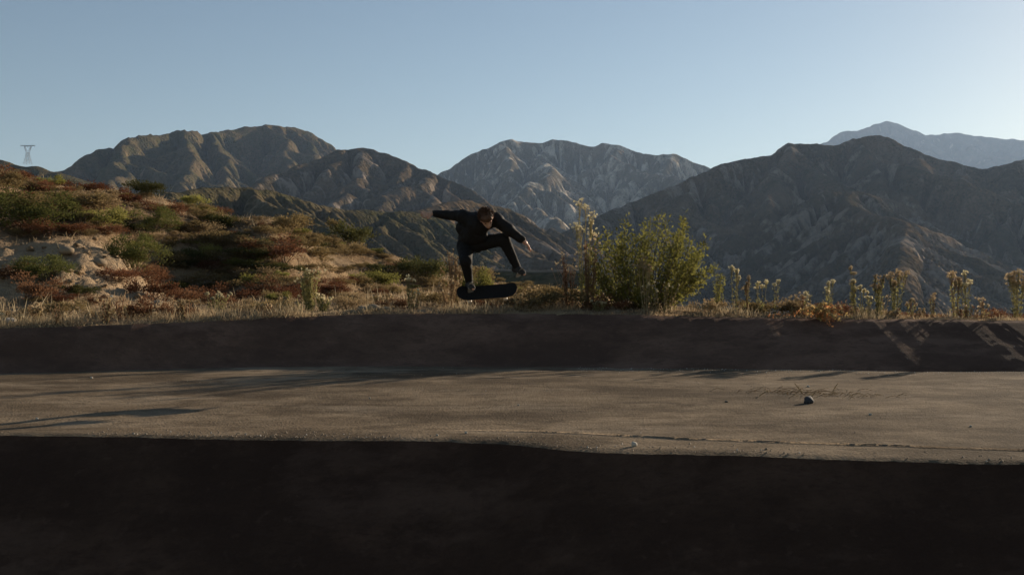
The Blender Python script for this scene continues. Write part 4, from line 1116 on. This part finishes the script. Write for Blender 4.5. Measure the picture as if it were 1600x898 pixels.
tr = [C(pelvis, hipL, .135, .115), C(pelvis, hipR, .135, .115), C(hipL, knL, .112, .078), C(knL, anL + (knL - anL) * .06, .076, .052), C(hipR, knR, .112, .080), C(knR, anR + (knR - anR) * .05, .078, .054)]
child('trousers', [sdf_mesh(tr, .010, .03, .009, 13.0)], TROU)
for a, t, he in ((anL, toeL, heelL), (anR, toeR, heelR)):
    up_ = a - (t + he) / 2; up_ /= np.linalg.norm(up_)
    sh = child('shoe', [sdf_mesh([C(a, he + up_ * .03, .044, .040), C(he + up_ * .03, t + up_ * .02, .042, .036), C(a, (a + t) / 2 + up_ * .01, .042, .040)], .007, .02)], SHOE)
    v, q = join([sdf_mesh([C(he + up_ * .002, t + up_ * .0, .040, .040)], .007, .01)])
    # the sole is a flat slab under the shoe
    c0 = (t + he) / 2 - ORG; hgt = (v - c0) @ up_
    v = v - np.outer(hgt, up_) + np.outer(np.clip(hgt, -.016, .002), up_)
    link('sole', mesh_data('person_sole', v, [q], SOLE), sh)
hair_pr = [('e', hp(0, -.020, .040), (.088, .100, .098), HF), ('e', hp(0, -.055, -.01), (.076, .06, .085), HF), ('e', hp(0, .050, .090), (.074, .056, .040), HF), ('e', hp(0, .075, .062), (.060, .034, .030), HF)]
v, q = sdf_mesh(hair_pr, .006, .02, .016, 30.0, cut=[(hp(0, .104, .036), HF @ np.array([0, .85, -.52]))])
child('hair', [(v, q)], HAIR)
rngh = np.random.default_rng(8); hn = 900
uu = rand_unit(hn * 3, rngh); uu = uu[(uu[:, 2] > -.15) & ~((uu[:, 1] > .55) & (uu[:, 2] < .45))][:hn]
pc = np.array([0, -.018, .036]) + uu * np.array([.090, .104, .100]); dirs = uu * .6 + np.array([.25, .35, .1]) + .5 * rand_unit(len(uu), rngh)
lv_, lq_ = leaf_quads(headc + (pc + uu * .006) @ HF.T, rngh.uniform(.03, .055, len(uu)), rngh, 0, 5.0, dirs @ HF.T)
tag(link('hair_tufts', mesh_data('person_hair_tufts', lv_ - ORG, [lq_], HAIR, smooth=False), person), kind='stuff')
for sg in (-1, 1):
    v, q = sdf_mesh([('e', hp(sg * .032, .090, .014), (.013, .008, .008), HF)], .0035, .004); child('eye', [(v, q)], EYE)

# ------------------------------------------------------------------ skateboard: turned so its grip face looks at the viewer
GRIP = plain_mat('black_grip_tape', (.016, .015, .015), (.024, .022, .022), 200, .95, .4, .1)
PLY = plain_mat('maple_ply', (.30, .19, .10), (.24, .15, .08), 30, .6)
WHEELM = plain_mat('white_urethane', (.74, .70, .62), (.66, .62, .55), 20, .45)
ALLOY = plain_mat('cast_alloy', (.45, .45, .46), (.36, .36, .37), 30, .4, Metallic=.8)
bc = J(761, 456.5, .02)
axl = J(808, 453) - J(713, 460); axl /= np.linalg.norm(axl)
th = math.radians(60)
nrm = np.array([0, -math.sin(th), math.cos(th)]); nrm -= axl * (nrm @ axl); nrm /= np.linalg.norm(nrm)
wid = np.cross(nrm, axl)
BF = np.stack([axl, wid, nrm], -1)
board = tag(empty('skateboard', bc), 'black skateboard turned on its edge in mid air under the jumping person', 'skateboard')
from mathutils import Matrix
Mb = Matrix(BF.tolist()).to_4x4(); Mb.translation = Vector(bc)
board.matrix_world = Mb
def deck(zoff, inset, mat, name, thick):
    L, Wd = .80 - inset, .205 - inset; r = Wd / 2; V = []; nU, nW = 60, 13
    for i in range(nU):
        u = -L / 2 + L * i / (nU - 1); e = max(0, abs(u) - (L / 2 - r)); hw = max(.004, math.sqrt(max(r * r - e * e, 0)))
        k = max(0, abs(u) - .235); zk = .38 * k - .0 if k > .03 else .38 * k * k / .06
        for j in range(nW):
            w = (j / (nW - 1) * 2 - 1); V.append((u, w * hw, zk + zoff + .010 * w * w * (1 if abs(u) < .3 else .4)))
    V = np.array(V); n = len(V); q = grid_quads(nU, nW)
    Vb = V - [0, 0, thick]; idx = np.arange(n).reshape(nU, nW)
    loop = np.concatenate([idx[0], idx[1:, -1], idx[-1, -2::-1], idx[-2:0:-1, 0]])
    nx_ = np.roll(loop, -1)
    sideq = np.stack([loop, loop + n, nx_ + n, nx_], -1)
    return link(name, mesh_data('skateboard_' + name, np.concatenate([V, Vb]), [q[:, ::-1], q + n, sideq], mat, smooth=False), board)
deck(0, 0, PLY, 'deck', .011)
deck(.0022, .004, GRIP, 'grip_tape', .0015)
def lathe(prof, k=20):
    an = np.arange(k) * 2 * np.pi / k; prof = np.array(prof)
    V = np.stack([prof[:, 1][:, None] * np.cos(an), np.broadcast_to(prof[:, 0][:, None], (len(prof), k)), prof[:, 1][:, None] * np.sin(an)], -1).reshape(-1, 3)
    i = np.arange(len(prof) * k).reshape(len(prof), k); j = np.roll(i, -1, 1)
    return V, np.stack([i[:-1], j[:-1], j[1:], i[1:]], -1).reshape(-1, 4)
WHV, WHQ = lathe([(-.016, .004), (-.016, .018), (-.014, .024), (-.008, .027), (.008, .027), (.014, .024), (.016, .018), (.016, .004)])
WHM = mesh_data('skateboard_wheel', WHV, [WHQ], WHEELM)
for u in (-.235, .235):
    G = Geo()
    G.add(*tube(np.array([[u, 0, -.011], [u, 0, -.035], [u + .012, 0, -.05]]), .026, .014, 8))
    G.add(*tube(np.array([[u, -.06, -.052], [u, 0, -.048], [u, .06, -.052]]), .010, .010, 8))
    G.add(*tube(np.array([[u, -.108, -.052], [u, .108, -.052]]), .004, .004, 6))
    G.add(*tube(np.array([[u - .04, 0, -.019], [u + .04, 0, -.019]]), .007, .007, 4))
    tk = link('truck', G.mesh('skateboard_truck', [ALLOY], True), board)
    for w in (-.088, .088):
        o = link('wheel', WHM, tk); o.location = (u, w, -.052)
print('person', time.time() - T0)
